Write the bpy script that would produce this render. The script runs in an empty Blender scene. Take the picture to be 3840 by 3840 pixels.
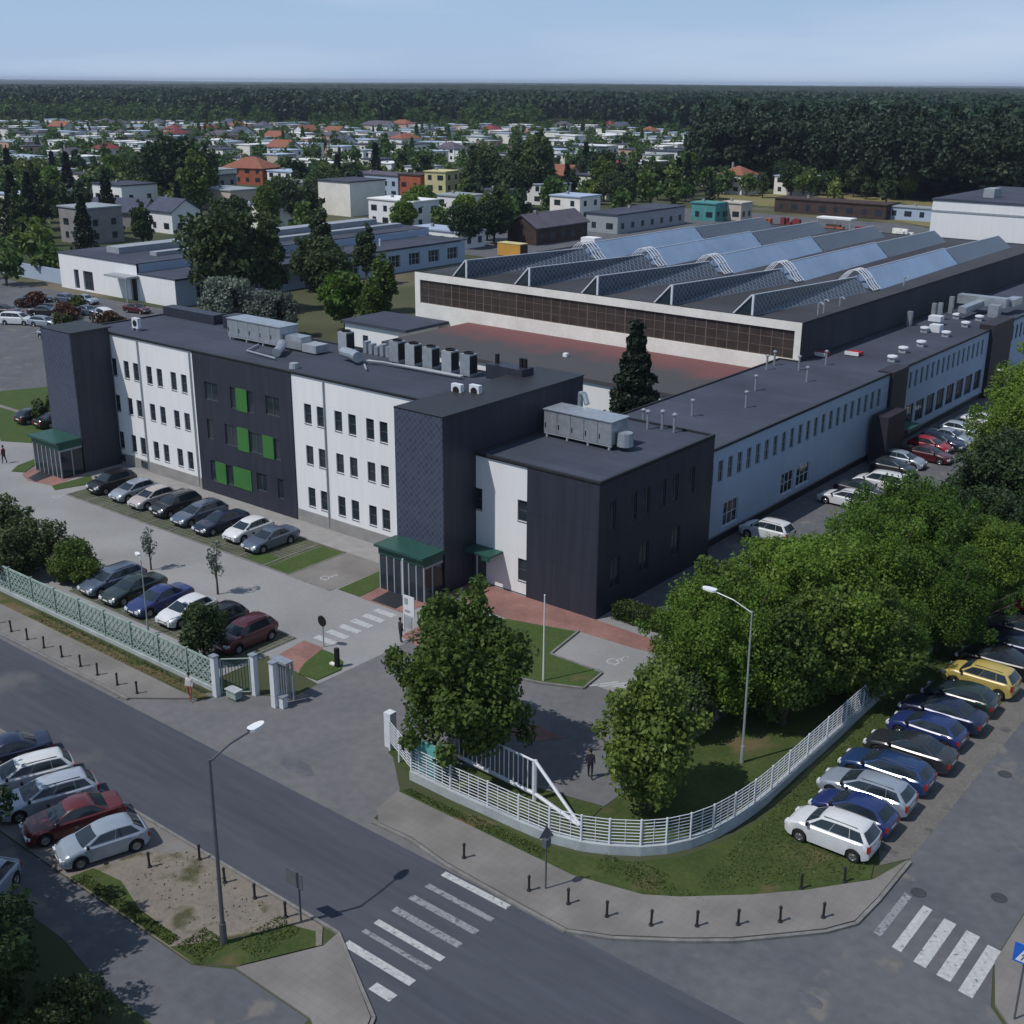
import bpy, math, random
import numpy as np
from mathutils import Vector, Matrix
random.seed(7); RNG=np.random.default_rng(7)
K=1.17                      # plan unit -> metres
C=bpy.context.scene.collection
pi=math.pi
# ------------------------------------------------------------------ materials
def new_mat(name):
    m=bpy.data.materials.new(name); m.use_nodes=True
    nt=m.node_tree; b=nt.nodes['Principled BSDF']; return m,nt,b
def col4(c): return (c[0],c[1],c[2],1.0)
def mat(name,c,rough=.8,var=.15,scale=1.0,metal=0.,bump=0.,bscale=8.,c2=None,spots=None,coord='Object',spec=.3,stretch=None,detail=4,trans=0.):
    m,nt,b=new_mat(name); N=nt.nodes; Lk=nt.links
    b.inputs['Roughness'].default_value=rough; b.inputs['Metallic'].default_value=metal
    b.inputs['Specular IOR Level'].default_value=spec
    tc=N.new('ShaderNodeTexCoord'); mp=N.new('ShaderNodeMapping'); Lk.new(tc.outputs[coord],mp.inputs[0])
    if stretch: mp.inputs['Scale'].default_value=stretch
    n=N.new('ShaderNodeTexNoise'); n.inputs['Scale'].default_value=scale; n.inputs['Detail'].default_value=detail; n.inputs['Roughness'].default_value=.62
    Lk.new(mp.outputs[0],n.inputs['Vector'])
    r=N.new('ShaderNodeMapRange'); r.inputs['From Min'].default_value=.3; r.inputs['From Max'].default_value=.7; Lk.new(n.outputs['Fac'],r.inputs['Value'])
    mx=N.new('ShaderNodeMix'); mx.data_type='RGBA'; Lk.new(r.outputs[0],mx.inputs['Factor'])
    lo=[x*(1-var) for x in c]; hi=[min(1,x*(1+var)) for x in (c2 or c)]
    if c2: lo=c; hi=c2
    mx.inputs[6].default_value=col4(lo); mx.inputs[7].default_value=col4(hi); out=mx.outputs[2]
    n2=N.new('ShaderNodeTexNoise'); n2.inputs['Scale'].default_value=scale*9; n2.inputs['Detail'].default_value=3; Lk.new(mp.outputs[0],n2.inputs['Vector'])
    m2=N.new('ShaderNodeMix'); m2.data_type='RGBA'; m2.blend_type='MULTIPLY'; m2.inputs['Factor'].default_value=1
    r2=N.new('ShaderNodeMapRange'); r2.inputs['From Min'].default_value=.25; r2.inputs['From Max'].default_value=.75; r2.inputs['To Min'].default_value=1-var*.7; r2.inputs['To Max'].default_value=1.0+var*.3
    Lk.new(n2.outputs['Fac'],r2.inputs['Value']); Lk.new(out,m2.inputs[6]); Lk.new(r2.outputs[0],m2.inputs[7]); out=m2.outputs[2]
    if spots:   # (colour, scale, threshold)
        v=N.new('ShaderNodeTexNoise'); v.inputs['Scale'].default_value=spots[1]; v.inputs['Detail'].default_value=5; Lk.new(tc.outputs[coord],v.inputs['Vector'])
        vr=N.new('ShaderNodeMapRange'); vr.inputs['From Min'].default_value=spots[2]; vr.inputs['From Max'].default_value=spots[2]+.08; Lk.new(v.outputs['Fac'],vr.inputs['Value'])
        m3=N.new('ShaderNodeMix'); m3.data_type='RGBA'; Lk.new(vr.outputs[0],m3.inputs['Factor']); Lk.new(out,m3.inputs[6]); m3.inputs[7].default_value=col4(spots[0]); out=m3.outputs[2]
    Lk.new(out,b.inputs['Base Color'])
    if bump:
        bn=N.new('ShaderNodeTexNoise'); bn.inputs['Scale'].default_value=bscale; bn.inputs['Detail'].default_value=4; Lk.new(mp.outputs[0],bn.inputs['Vector'])
        bp=N.new('ShaderNodeBump'); bp.inputs['Strength'].default_value=bump; bp.inputs['Distance'].default_value=.05; Lk.new(bn.outputs['Fac'],bp.inputs['Height']); Lk.new(bp.outputs[0],b.inputs['Normal'])
    return m
def brickmat(name,c1,c2,mortar,w,h,ms=.02,rough=.8,off=.5,bump=.3,rot=None,var=0.,vs=.3):
    m,nt,b=new_mat(name); N=nt.nodes; Lk=nt.links; b.inputs['Roughness'].default_value=rough; b.inputs['Specular IOR Level'].default_value=.3
    tc=N.new('ShaderNodeTexCoord'); mp=N.new('ShaderNodeMapping'); Lk.new(tc.outputs['Object'],mp.inputs[0])
    if rot: mp.inputs['Rotation'].default_value=rot
    br=N.new('ShaderNodeTexBrick'); br.offset=off; Lk.new(mp.outputs[0],br.inputs['Vector'])
    br.inputs['Color1'].default_value=col4(c1); br.inputs['Color2'].default_value=col4(c2); br.inputs['Mortar'].default_value=col4(mortar)
    br.inputs['Scale'].default_value=1; br.inputs['Mortar Size'].default_value=ms; br.inputs['Brick Width'].default_value=w; br.inputs['Row Height'].default_value=h
    out=br.outputs['Color']
    if var:
        n=N.new('ShaderNodeTexNoise'); n.inputs['Scale'].default_value=vs; n.inputs['Detail'].default_value=6; Lk.new(tc.outputs['Object'],n.inputs['Vector'])
        r=N.new('ShaderNodeMapRange'); r.inputs['From Min'].default_value=.3; r.inputs['From Max'].default_value=.7; r.inputs['To Min'].default_value=1-var; r.inputs['To Max'].default_value=1+var; Lk.new(n.outputs['Fac'],r.inputs['Value'])
        mm=N.new('ShaderNodeMix'); mm.data_type='RGBA'; mm.blend_type='MULTIPLY'; mm.inputs['Factor'].default_value=1; Lk.new(out,mm.inputs[6]); Lk.new(r.outputs[0],mm.inputs[7]); out=mm.outputs[2]
    Lk.new(out,b.inputs['Base Color'])
    if bump:
        bp=N.new('ShaderNodeBump'); bp.inputs['Strength'].default_value=bump; bp.inputs['Distance'].default_value=.02; bp.invert=True; Lk.new(br.outputs['Fac'],bp.inputs['Height']); Lk.new(bp.outputs[0],b.inputs['Normal'])
    return m
def leafmat(name,c,c2,trans=.25,hue=.03,vs=.35):
    m=bpy.data.materials.new(name); m.use_nodes=True; nt=m.node_tree; N=nt.nodes; Lk=nt.links
    for n in list(N): N.remove(n)
    o=N.new('ShaderNodeOutputMaterial'); d=N.new('ShaderNodeBsdfPrincipled'); d.inputs['Roughness'].default_value=.55; d.inputs['Specular IOR Level'].default_value=.25
    t=N.new('ShaderNodeBsdfTranslucent'); mx=N.new('ShaderNodeMixShader'); mx.inputs[0].default_value=trans
    g=N.new('ShaderNodeNewGeometry'); n=N.new('ShaderNodeTexNoise'); n.inputs['Scale'].default_value=vs; n.inputs['Detail'].default_value=3; Lk.new(g.outputs['Position'],n.inputs['Vector'])
    at=N.new('ShaderNodeMath'); at.operation='MULTIPLY_ADD'; at.inputs[1].default_value=.55; Lk.new(g.outputs['Random Per Island'],at.inputs[0])
    r=N.new('ShaderNodeMapRange'); r.inputs['From Min'].default_value=.3; r.inputs['From Max'].default_value=.7; r.inputs['To Max'].default_value=.45; Lk.new(n.outputs['Fac'],r.inputs['Value']); Lk.new(r.outputs[0],at.inputs[2])
    cm=N.new('ShaderNodeMix'); cm.data_type='RGBA'; Lk.new(at.outputs[0],cm.inputs['Factor']); cm.inputs[6].default_value=col4(c); cm.inputs[7].default_value=col4(c2)
    oi=N.new('ShaderNodeObjectInfo'); hs=N.new('ShaderNodeHueSaturation')
    hr=N.new('ShaderNodeMapRange'); hr.inputs['To Min'].default_value=.5-hue; hr.inputs['To Max'].default_value=.5+hue; Lk.new(oi.outputs['Random'],hr.inputs['Value']); Lk.new(hr.outputs[0],hs.inputs['Hue'])
    vr=N.new('ShaderNodeMapRange'); vr.inputs['To Min'].default_value=1.25; vr.inputs['To Max'].default_value=.7; Lk.new(oi.outputs['Random'],vr.inputs['Value']); Lk.new(vr.outputs[0],hs.inputs['Value'])
    Lk.new(cm.outputs[2],hs.inputs['Color'])
    Lk.new(hs.outputs[0],d.inputs['Base Color']); Lk.new(hs.outputs[0],t.inputs['Color']); Lk.new(d.outputs[0],mx.inputs[1]); Lk.new(t.outputs[0],mx.inputs[2]); Lk.new(mx.outputs[0],o.inputs[0])
    return m
def glassmat(name,c=(.02,.03,.04),rough=.06):
    m,nt,b=new_mat(name); b.inputs['Base Color'].default_value=col4(c); b.inputs['Roughness'].default_value=rough; b.inputs['Specular IOR Level'].default_value=.5; b.inputs['IOR'].default_value=1.5
    N=nt.nodes;n=N.new('ShaderNodeTexNoise'); n.inputs['Scale'].default_value=.8; tc=N.new('ShaderNodeTexCoord'); nt.links.new(tc.outputs['Object'],n.inputs[0])
    mx=N.new('ShaderNodeMix'); mx.data_type='RGBA'; nt.links.new(n.outputs[0],mx.inputs['Factor']); mx.inputs[6].default_value=col4([x*.5 for x in c]); mx.inputs[7].default_value=col4([x*1.6 for x in c]); nt.links.new(mx.outputs[2],b.inputs['Base Color'])
    return m
def paintmat(name,c,rough=.28,metal=0.):
    m=mat(name,c,rough=rough,var=.06,scale=2.,metal=metal,spec=.5); b=m.node_tree.nodes['Principled BSDF']; b.inputs['Coat Weight'].default_value=.6; b.inputs['Coat Roughness'].default_value=.08; return m
M={}
M['asphalt']=mat('worn_asphalt',(.054,.060,.080),.9,.22,.30,stretch=(.12,1,1),bump=.25,bscale=30,c2=(.080,.087,.108),spots=((.11,.11,.115),.12,.66))
M['asphalt2']=mat('old_patched_asphalt',(.090,.096,.112),.9,.25,.2,bump=.3,bscale=25,c2=(.13,.132,.142),spots=((.16,.15,.14),.5,.6))
M['asphalt3']=mat('dusty_asphalt_edge',(.125,.126,.135),.9,.22,.2,bump=.25,bscale=25,c2=(.168,.167,.171))
M['paver']=brickmat('grey_block_paving',(.25,.25,.255),(.275,.275,.275),(.21,.21,.21),.24,.12,.01,.85,.5,.15,var=.14,vs=.15)
M['pave']=brickmat('pavement_slabs',(.178,.168,.160),(.190,.180,.170),(.158,.15,.142),.42,.42,.012,.85,0.,.1,var=.22,vs=.3)
M['kerb']=mat('kerb_concrete',(.19,.187,.18),.85,.25,1.5)
M['brick']=brickmat('red_block_paving',(.235,.11,.095),(.28,.145,.125),(.18,.125,.11),.24,.12,.012,.85,.5,.2,var=.25,vs=.4)
M['grass']=mat('mown_grass',(.036,.062,.014),.95,.4,.5,bump=.8,bscale=14,c2=(.064,.088,.022),spots=((.115,.092,.045),.22,.60))
M['lawn']=mat('green_lawn',(.045,.085,.018),.95,.35,.6,bump=.6,bscale=20,c2=(.065,.095,.026),spots=((.10,.09,.04),.3,.66))
M['drygrass']=mat('dry_verge_grass',(.10,.085,.035),.95,.4,.9,bump=.8,bscale=14,c2=(.155,.12,.06),spots=((.055,.075,.02),.5,.52))
M['shoulder']=mat('grey_dusty_shoulder',(.125,.118,.112),.95,.3,.6,bump=.5,bscale=10,c2=(.165,.155,.145),spots=((.08,.08,.078),.6,.6))
M['manhole']=mat('cast_iron_cover',(.05,.052,.06),.7,.2,6.)
M['dirt']=mat('sandy_dirt',(.17,.15,.128),.95,.25,.5,bump=.8,bscale=8,c2=(.225,.20,.165),spots=((.07,.07,.035),.45,.56))
M['meadow']=mat('distant_ground',(.035,.055,.02),.95,.4,.012,c2=(.085,.09,.045),spots=((.14,.12,.08),.02,.58))
M['field']=mat('dry_field',(.16,.15,.055),.95,.3,.03,c2=(.22,.19,.09))
M['bay']=brickmat('grass_paver_bay',(.07,.082,.04),(.055,.07,.03),(.125,.12,.11),.4,.4,.045,.9,0.,.4,var=.3,vs=.5)
M['mark']=mat('worn_white_marking',(.42,.43,.44),.75,.2,5.,spots=((.15,.155,.165),3.5,.60),detail=6)
M['mark2']=mat('faded_white_marking',(.24,.25,.27),.75,.3,5.,spots=((.105,.11,.125),4.5,.54),detail=6)
M['white']=mat('white_render_wall',(.71,.72,.735),.8,.075,.9,bump=.05,bscale=40,stretch=(1,1,.12))
M['white2']=mat('shade_tinted_white_wall',(.36,.44,.57),.8,.07,.25,bump=.05,bscale=40,stretch=(1,1,.35))
M['cream']=mat('cream_render',(.74,.72,.67),.85,.1,.3)
M['plinth']=mat('grey_plinth',(.27,.265,.26),.85,.12,1.)
M['dark']=mat('anthracite_cladding',(.040,.040,.050),.5,.12,3.,stretch=(8,8,.2),spec=.35)
M['purple']=mat('dark_violet_cladding',(.033,.028,.038),.55,.12,3.,stretch=(8,8,.2))
M['perf']=brickmat('perforated_metal_cladding',(.115,.135,.19),(.03,.035,.055),(.028,.034,.055),.42,.16,.05,.45,.5,.6,rot=(pi/2,0,0))
M['roof']=mat('bitumen_roof',(.054,.060,.080),.9,.2,.14,bump=.15,bscale=20,c2=(.076,.083,.105))
M['roof2']=mat('dark_bitumen_roof',(.048,.048,.053),.9,.25,.1,bump=.15,bscale=20,c2=(.075,.073,.078),spots=((.10,.10,.105),.4,.66))
M['roofred']=mat('red_grey_roof',(.062,.062,.064),.9,.2,.2,c2=(.075,.07,.07),spots=((.16,.055,.05),.16,.56))
M['coping']=mat('dark_coping',(.028,.03,.036),.5,.1,1.)
M['glass']=glassmat('window_glass')
M['glassdk']=glassmat('factory_glass',(.05,.040,.036),.12)
M['green']=mat('green_panel',(.045,.165,.040),.5,.1,1.)
M['teal']=mat('dark_green_canopy_metal',(.022,.078,.062),.4,.15,1.)
M['tealboard']=mat('teal_board',(.12,.38,.36),.5,.1,1.)
M['frame']=mat('dark_window_frame',(.085,.09,.10),.5,.05,1.)
M['fwhite']=mat('white_window_frame',(.65,.67,.70),.6,.05,1.)
M['galv']=mat('galvanised_metal',(.42,.46,.50),.38,.15,2.,metal=.55)
M['galv2']=mat('painted_grey_metal',(.30,.33,.36),.5,.12,2.)
M['wmetal']=mat('white_painted_metal',(.62,.65,.70),.5,.08,2.)
M['mullion']=mat('brown_steel_mullion',(.16,.125,.10),.6,.2,1.)
M['bollard']=mat('dark_bollard_iron',(.022,.022,.026),.5,.1,4.)
M['lattice']=mat('pale_green_lattice_concrete',(.28,.36,.33),.85,.2,1.5)
M['fbase']=mat('pale_concrete_base',(.38,.42,.44),.85,.18,.8)
M['post']=mat('lamp_steel',(.12,.125,.14),.5,.1,4.,metal=.3)
M['postl']=mat('pale_lamp_steel',(.36,.40,.40),.5,.1,4.,metal=.3)
M['lamph']=mat('lamp_head_white',(.75,.77,.78),.35,.05,4.)
M['black']=mat('black_plastic',(.015,.015,.017),.5,.1,4.)
M['tyre']=mat('tyre_rubber',(.018,.018,.019),.85,.1,5.)
M['rim']=mat('alloy_rim',(.35,.36,.38),.3,.1,5.,metal=.8)
M['lens']=mat('headlamp_lens',(.62,.66,.70),.1,.05,5.,spec=.6)
M['tail']=mat('tail_lamp_red',(.30,.012,.012),.15,.05,5.,spec=.6)
M['plate']=mat('number_plate',(.7,.7,.68),.5,.03,5.)
M['blue']=mat('blue_sign',(.02,.12,.5),.4,.05,3.)
M['redsign']=mat('red_sign',(.42,.02,.02),.4,.05,3.)
M['signback']=mat('grey_sign_back',(.10,.11,.125),.5,.1,3.)
M['sky_panel']=mat('pale_blue_skylight_sheet',(.22,.31,.45),.35,.12,.2,spec=.5)
M['lead']=brickmat('skylight_glazing_grid',(.075,.095,.13),(.045,.06,.085),(.26,.30,.35),.55,.42,.045,.25,.5,.2,rot=(pi/2,0,pi/2))
def diagmat(name,c1,c2,line,ax,ay,cell,w,rough=.3,spec=.5):
    m,nt,b=new_mat(name); N=nt.nodes; Lk=nt.links; b.inputs['Roughness'].default_value=rough; b.inputs['Specular IOR Level'].default_value=spec
    tc=N.new('ShaderNodeTexCoord'); sp=N.new('ShaderNodeSeparateXYZ'); Lk.new(tc.outputs['Object'],sp.inputs[0])
    cb=N.new('ShaderNodeCombineXYZ'); Lk.new(sp.outputs[ax],cb.inputs[0]); Lk.new(sp.outputs[ay],cb.inputs[1])
    mp=N.new('ShaderNodeMapping'); mp.inputs['Rotation'].default_value=(0,0,pi/4); mp.inputs['Scale'].default_value=(1/cell,1/cell,1); Lk.new(cb.outputs[0],mp.inputs[0])
    br=N.new('ShaderNodeTexBrick'); br.offset=0; Lk.new(mp.outputs[0],br.inputs['Vector']); br.inputs['Scale'].default_value=1; br.inputs['Brick Width'].default_value=1; br.inputs['Row Height'].default_value=1; br.inputs['Mortar Size'].default_value=w
    br.inputs['Color1'].default_value=col4(c1); br.inputs['Color2'].default_value=col4(c2); br.inputs['Mortar'].default_value=col4(line); Lk.new(br.outputs['Color'],b.inputs['Base Color']); return m
def panelmat(name,c,c2,joint,w,h,ms,rough,streak=.1):
    m,nt,b=new_mat(name); N=nt.nodes; Lk=nt.links; b.inputs['Roughness'].default_value=rough; b.inputs['Specular IOR Level'].default_value=.3
    tc=N.new('ShaderNodeTexCoord'); sp=N.new('ShaderNodeSeparateXYZ'); Lk.new(tc.outputs['Object'],sp.inputs[0]); ad=N.new('ShaderNodeMath'); Lk.new(sp.outputs['X'],ad.inputs[0]); Lk.new(sp.outputs['Y'],ad.inputs[1])
    cb=N.new('ShaderNodeCombineXYZ'); Lk.new(ad.outputs[0],cb.inputs[0]); Lk.new(sp.outputs['Z'],cb.inputs[1])
    br=N.new('ShaderNodeTexBrick'); br.offset=0; Lk.new(cb.outputs[0],br.inputs['Vector']); br.inputs['Scale'].default_value=1; br.inputs['Brick Width'].default_value=w; br.inputs['Row Height'].default_value=h; br.inputs['Mortar Size'].default_value=ms
    br.inputs['Color1'].default_value=col4(c); br.inputs['Color2'].default_value=col4(c2); br.inputs['Mortar'].default_value=col4(joint)
    mp=N.new('ShaderNodeMapping'); mp.inputs['Scale'].default_value=(1.3,.10,1); Lk.new(cb.outputs[0],mp.inputs[0]); n=N.new('ShaderNodeTexNoise'); n.inputs['Scale'].default_value=1.6; n.inputs['Detail'].default_value=6; Lk.new(mp.outputs[0],n.inputs[0])
    r=N.new('ShaderNodeMapRange'); r.inputs['From Min'].default_value=.35; r.inputs['From Max'].default_value=.7; r.inputs['To Min'].default_value=1; r.inputs['To Max'].default_value=1-streak; Lk.new(n.outputs[0],r.inputs['Value'])
    mm=N.new('ShaderNodeMix'); mm.data_type='RGBA'; mm.blend_type='MULTIPLY'; mm.inputs['Factor'].default_value=1; Lk.new(br.outputs['Color'],mm.inputs[6]); Lk.new(r.outputs[0],mm.inputs[7]); Lk.new(mm.outputs[2],b.inputs['Base Color']); return m
M['white']=panelmat('white_render_wall',(.77,.775,.785),(.745,.755,.77),(.70,.71,.72),2.4,3.37,.012,.8,.06)
M['white2']=panelmat('shade_tinted_white_wall',(.37,.45,.58),(.345,.425,.555),(.30,.37,.48),2.9,1.68,.012,.8,.05)  # white wall with bluish shade put into its colour; doubles as pale grey
M['dark']=panelmat('anthracite_cladding',(.036,.040,.060),(.032,.036,.054),(.022,.024,.034),1.05,3.1,.018,.45,.25)
M['lead']=diagmat('diamond_wired_glazing',(.035,.045,.065),(.06,.075,.10),(.20,.235,.28),'Y','Z',.52,.07)
M['perf']=diagmat('perforated_metal_cladding',(.034,.042,.070),(.052,.064,.098),(.072,.088,.130),'X','Z',.34,.10,.45)
M['bark']=mat('tree_bark',(.075,.06,.048),.95,.3,3.,bump=.6,bscale=12)
M['skin']=mat('skin',(.45,.27,.2),.6,.05,5.)
M['cloth_w']=mat('white_cloth',(.6,.58,.58),.9,.1,5.); M['cloth_r']=mat('rust_cloth',(.32,.12,.08),.9,.1,5.); M['cloth_d']=mat('dark_cloth',(.03,.02,.03),.9,.1,5.); M['hair']=mat('dark_hair',(.03,.02,.015),.7,.1,5.)
M['leaf']=leafmat('broad_leaves',(.042,.086,.016),(.155,.225,.046),trans=.4,hue=.012)
M['leafb']=leafmat('bright_leaves',(.048,.104,.014),(.158,.262,.036),trans=.38,hue=.012)
M['leafd']=leafmat('dark_leaves',(.022,.046,.016),(.055,.090,.030))
M['pine']=leafmat('needles',(.010,.020,.012),(.024,.040,.022),.1)
M['pine2']=leafmat('dark_forest_needles',(.016,.031,.015),(.034,.058,.026),.1,vs=.03)
M['pinef']=leafmat('forest_needles',(.020,.046,.020),(.048,.088,.030),.1,vs=.02)
M['grassleaf']=leafmat('grass_blades',(.032,.060,.012),(.070,.095,.024),.1)
M['tleaf']=leafmat('suburb_leaves',(.050,.100,.024),(.150,.215,.046),.3)
M['willow']=leafmat('silvery_leaves',(.085,.115,.095),(.20,.24,.19))
M['roof']=brickmat('seamed_bitumen_roof',(.047,.056,.082),(.055,.064,.090),(.037,.044,.066),7.,1.15,.03,.9,.5,.1,var=.22,vs=.12)
M['roof2']=brickmat('dark_seamed_bitumen_roof',(.046,.049,.060),(.053,.055,.066),(.034,.037,.047),6.,1.15,.03,.9,.5,.1,var=.28,vs=.1)
M['hedge']=leafmat('hedge_leaves',(.03,.055,.015),(.07,.10,.025))
M['copper']=leafmat('reddish_leaves',(.06,.03,.02),(.13,.06,.035))
# ------------------------------------------------------------------ mesh builder
class MB:
    def __init__(s): s.v=[]; s.f=[]; s.m=[]
    def quad(s,pts,mi=0):
        n=len(s.v); s.v+= [tuple(p) for p in pts]; s.f.append(tuple(range(n,n+len(pts)))); s.m.append(mi); return s
    def box(s,x0,x1,y0,y1,z0,z1,mi=0,top=None):
        n=len(s.v); s.v+=[(x0,y0,z0),(x1,y0,z0),(x1,y1,z0),(x0,y1,z0),(x0,y0,z1),(x1,y0,z1),(x1,y1,z1),(x0,y1,z1)]
        for i,q in enumerate([(0,3,2,1),(4,5,6,7),(0,1,5,4),(1,2,6,5),(2,3,7,6),(3,0,4,7)]):
            s.f.append(tuple(n+k for k in q)); s.m.append(top if (top is not None and i==1) else mi)
        return s
    def prism(s,poly,z0,z1,mi=0,top=None):
        a=sum(poly[i][0]*poly[(i+1)%len(poly)][1]-poly[(i+1)%len(poly)][0]*poly[i][1] for i in range(len(poly)))
        if a<0: poly=poly[::-1]
        n=len(s.v); k=len(poly)
        s.v+=[(p[0],p[1],z0) for p in poly]+[(p[0],p[1],z1) for p in poly]
        s.f.append(tuple(range(n+k,n+2*k))); s.m.append(mi if top is None else top)
        s.f.append(tuple(range(n+k-1,n-1,-1))); s.m.append(mi)
        for i in range(k):
            j=(i+1)%k; s.f.append((n+i,n+j,n+k+j,n+k+i)); s.m.append(mi)
        return s
    def extr(s,prof,axis,a,b,mi=0):   # 2D profile (p,z) extruded along axis from a to b
        n=len(s.v); k=len(prof)
        for t in (a,b): s.v+=[((t,p,z) if axis=='x' else (p,t,z)) for p,z in prof]
        s.f.append(tuple(range(n,n+k))); s.f.append(tuple(range(n+2*k-1,n+k-1,-1))); s.m+=[mi,mi]
        for i in range(k):
            j=(i+1)%k; s.f.append((n+i,n+k+i,n+k+j,n+j)); s.m.append(mi)
        return s
    def tube(s,p0,p1,r,r1=None,n=8,mi=0,cap=True):
        p0=Vector(p0);p1=Vector(p1); d=(p1-p0).normalized(); r1=r if r1 is None else r1
        a=d.orthogonal().normalized(); b=d.cross(a); k=len(s.v)
        for p,rr in ((p0,r),(p1,r1)):
            for i in range(n):
                t=2*pi*i/n; s.v.append(tuple(p+(a*math.cos(t)+b*math.sin(t))*rr))
        for i in range(n):
            j=(i+1)%n; s.f.append((k+i,k+j,k+n+j,k+n+i)); s.m.append(mi)
        if cap:
            s.f.append(tuple(range(k+n-1,k-1,-1))); s.f.append(tuple(range(k+n,k+2*n))); s.m+=[mi,mi]
        return s
    def path(s,pts,r,n=6,mi=0):
        for a,b in zip(pts[:-1],pts[1:]): s.tube(a,b,r,n=n,mi=mi)
        return s
    def lathe(s,prof,c=(0,0,0),axis='z',n=16,mi=0):
        k=len(s.v); m=len(prof)
        for i in range(n):
            t=2*pi*i/n
            for r,h in prof:
                if axis=='z': p=(c[0]+r*math.cos(t),c[1]+r*math.sin(t),c[2]+h)
                elif axis=='y': p=(c[0]+r*math.cos(t),c[1]+h,c[2]+r*math.sin(t))
                else: p=(c[0]+h,c[1]+r*math.cos(t),c[2]+r*math.sin(t))
                s.v.append(p)
        for i in range(n):
            j=(i+1)%n
            for q in range(m-1):
                s.f.append((k+i*m+q,k+j*m+q,k+j*m+q+1,k+i*m+q+1)); s.m.append(mi)
        return s
    def mesh(s,name,mats,k=1.,org=(0,0,0),smooth=False,fixn=True):
        me=bpy.data.meshes.new(name)
        me.from_pydata([(x*k-org[0],y*k-org[1],z*k-org[2]) for x,y,z in s.v],[],s.f)
        for m in mats: me.materials.append(m)
        me.polygons.foreach_set('material_index',s.m)
        if fixn:
            import bmesh
            b=bmesh.new(); b.from_mesh(me); 
            if smooth: bmesh.ops.remove_doubles(b,verts=b.verts,dist=.0005)
            bmesh.ops.recalc_face_normals(b,faces=b.faces); b.to_mesh(me); b.free()
        if smooth:
            me.polygons.foreach_set('use_smooth',[True]*len(me.polygons)); me.set_sharp_from_angle(angle=math.radians(38))
        me.update(); return me
    def build(s,name,mats,parent=None,k=K,smooth=False,fixn=True,label=None):
        if not isinstance(mats,(list,tuple)): mats=[mats]
        mats=[M[m] if isinstance(m,str) else m for m in mats]
        if parent is not None: org=parent.get('_org',(0,0,0)); org=tuple(org)
        else:
            xs=[p[0] for p in s.v]; ys=[p[1] for p in s.v]; zs=[p[2] for p in s.v]
            org=((min(xs)+max(xs))/2*k,(min(ys)+max(ys))/2*k,min(zs)*k)
        me=s.mesh(name,mats,k,org,smooth,fixn)
        o=bpy.data.objects.new(name,me); C.objects.link(o)
        if parent is not None: o.parent=parent; o['_org']=org
        else: o.location=org
        if label: o['label']=label
        return o
def thing(name,label,cat,loc=(0,0,0),group=None,rz=0,k=K,local=False):
    o=bpy.data.objects.new(name,None); C.objects.link(o); o.empty_display_size=.3
    L=(loc[0]*k,loc[1]*k,loc[2]*k); o.location=L; o.rotation_euler=(0,0,rz); o['label']=label; o['category']=cat
    if group: o['group']=group
    o['_org']=(0,0,0) if local else L
    return o
def tag(o,label,cat,group=None):
    o['label']=label; o['category']=cat
    if group: o['group']=group
    return o
def struct(o,kind='structure',label=None):
    o['kind']=kind
    if label: o['label']=label
    return o
def copytree(o,parent=None):
    c=o.copy(); C.objects.link(c)
    if parent is not None: c.parent=parent
    for ch in o.children: copytree(ch,c)
    return c
# ------------------------------------------------------------------ walls with real openings
def wall(mb,axis,pos,a0,a1,z0,z1,holes,out=-1,depth=.12,mi=0):
    """vertical wall sheet on plane axis=pos spanning a0..a1, z0..z1, with reveals 'depth' into the building"""
    A=sorted(set([a0,a1]+[h[0] for h in holes]+[h[1] for h in holes])); Zs=sorted(set([z0,z1]+[h[2] for h in holes]+[h[3] for h in holes]))
    P=(lambda a,z,d=0:(a,pos-out*d,z)) if axis=='y' else (lambda a,z,d=0:(pos-out*d,a,z))
    for i in range(len(A)-1):
        for j in range(len(Zs)-1):
            ca=(A[i]+A[i+1])/2; cz=(Zs[j]+Zs[j+1])/2
            if any(h[0]<ca<h[1] and h[2]<cz<h[3] for h in holes): continue
            mb.quad([P(A[i],Zs[j]),P(A[i+1],Zs[j]),P(A[i+1],Zs[j+1]),P(A[i],Zs[j+1])],mi)
    for h in holes:
        for (p,q) in (((h[0],h[2]),(h[1],h[2])),((h[1],h[2]),(h[1],h[3])),((h[1],h[3]),(h[0],h[3])),((h[0],h[3]),(h[0],h[2]))):
            mb.quad([P(*p),P(*q),P(*q,depth),P(*p,depth)],mi)
    return mb
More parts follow.
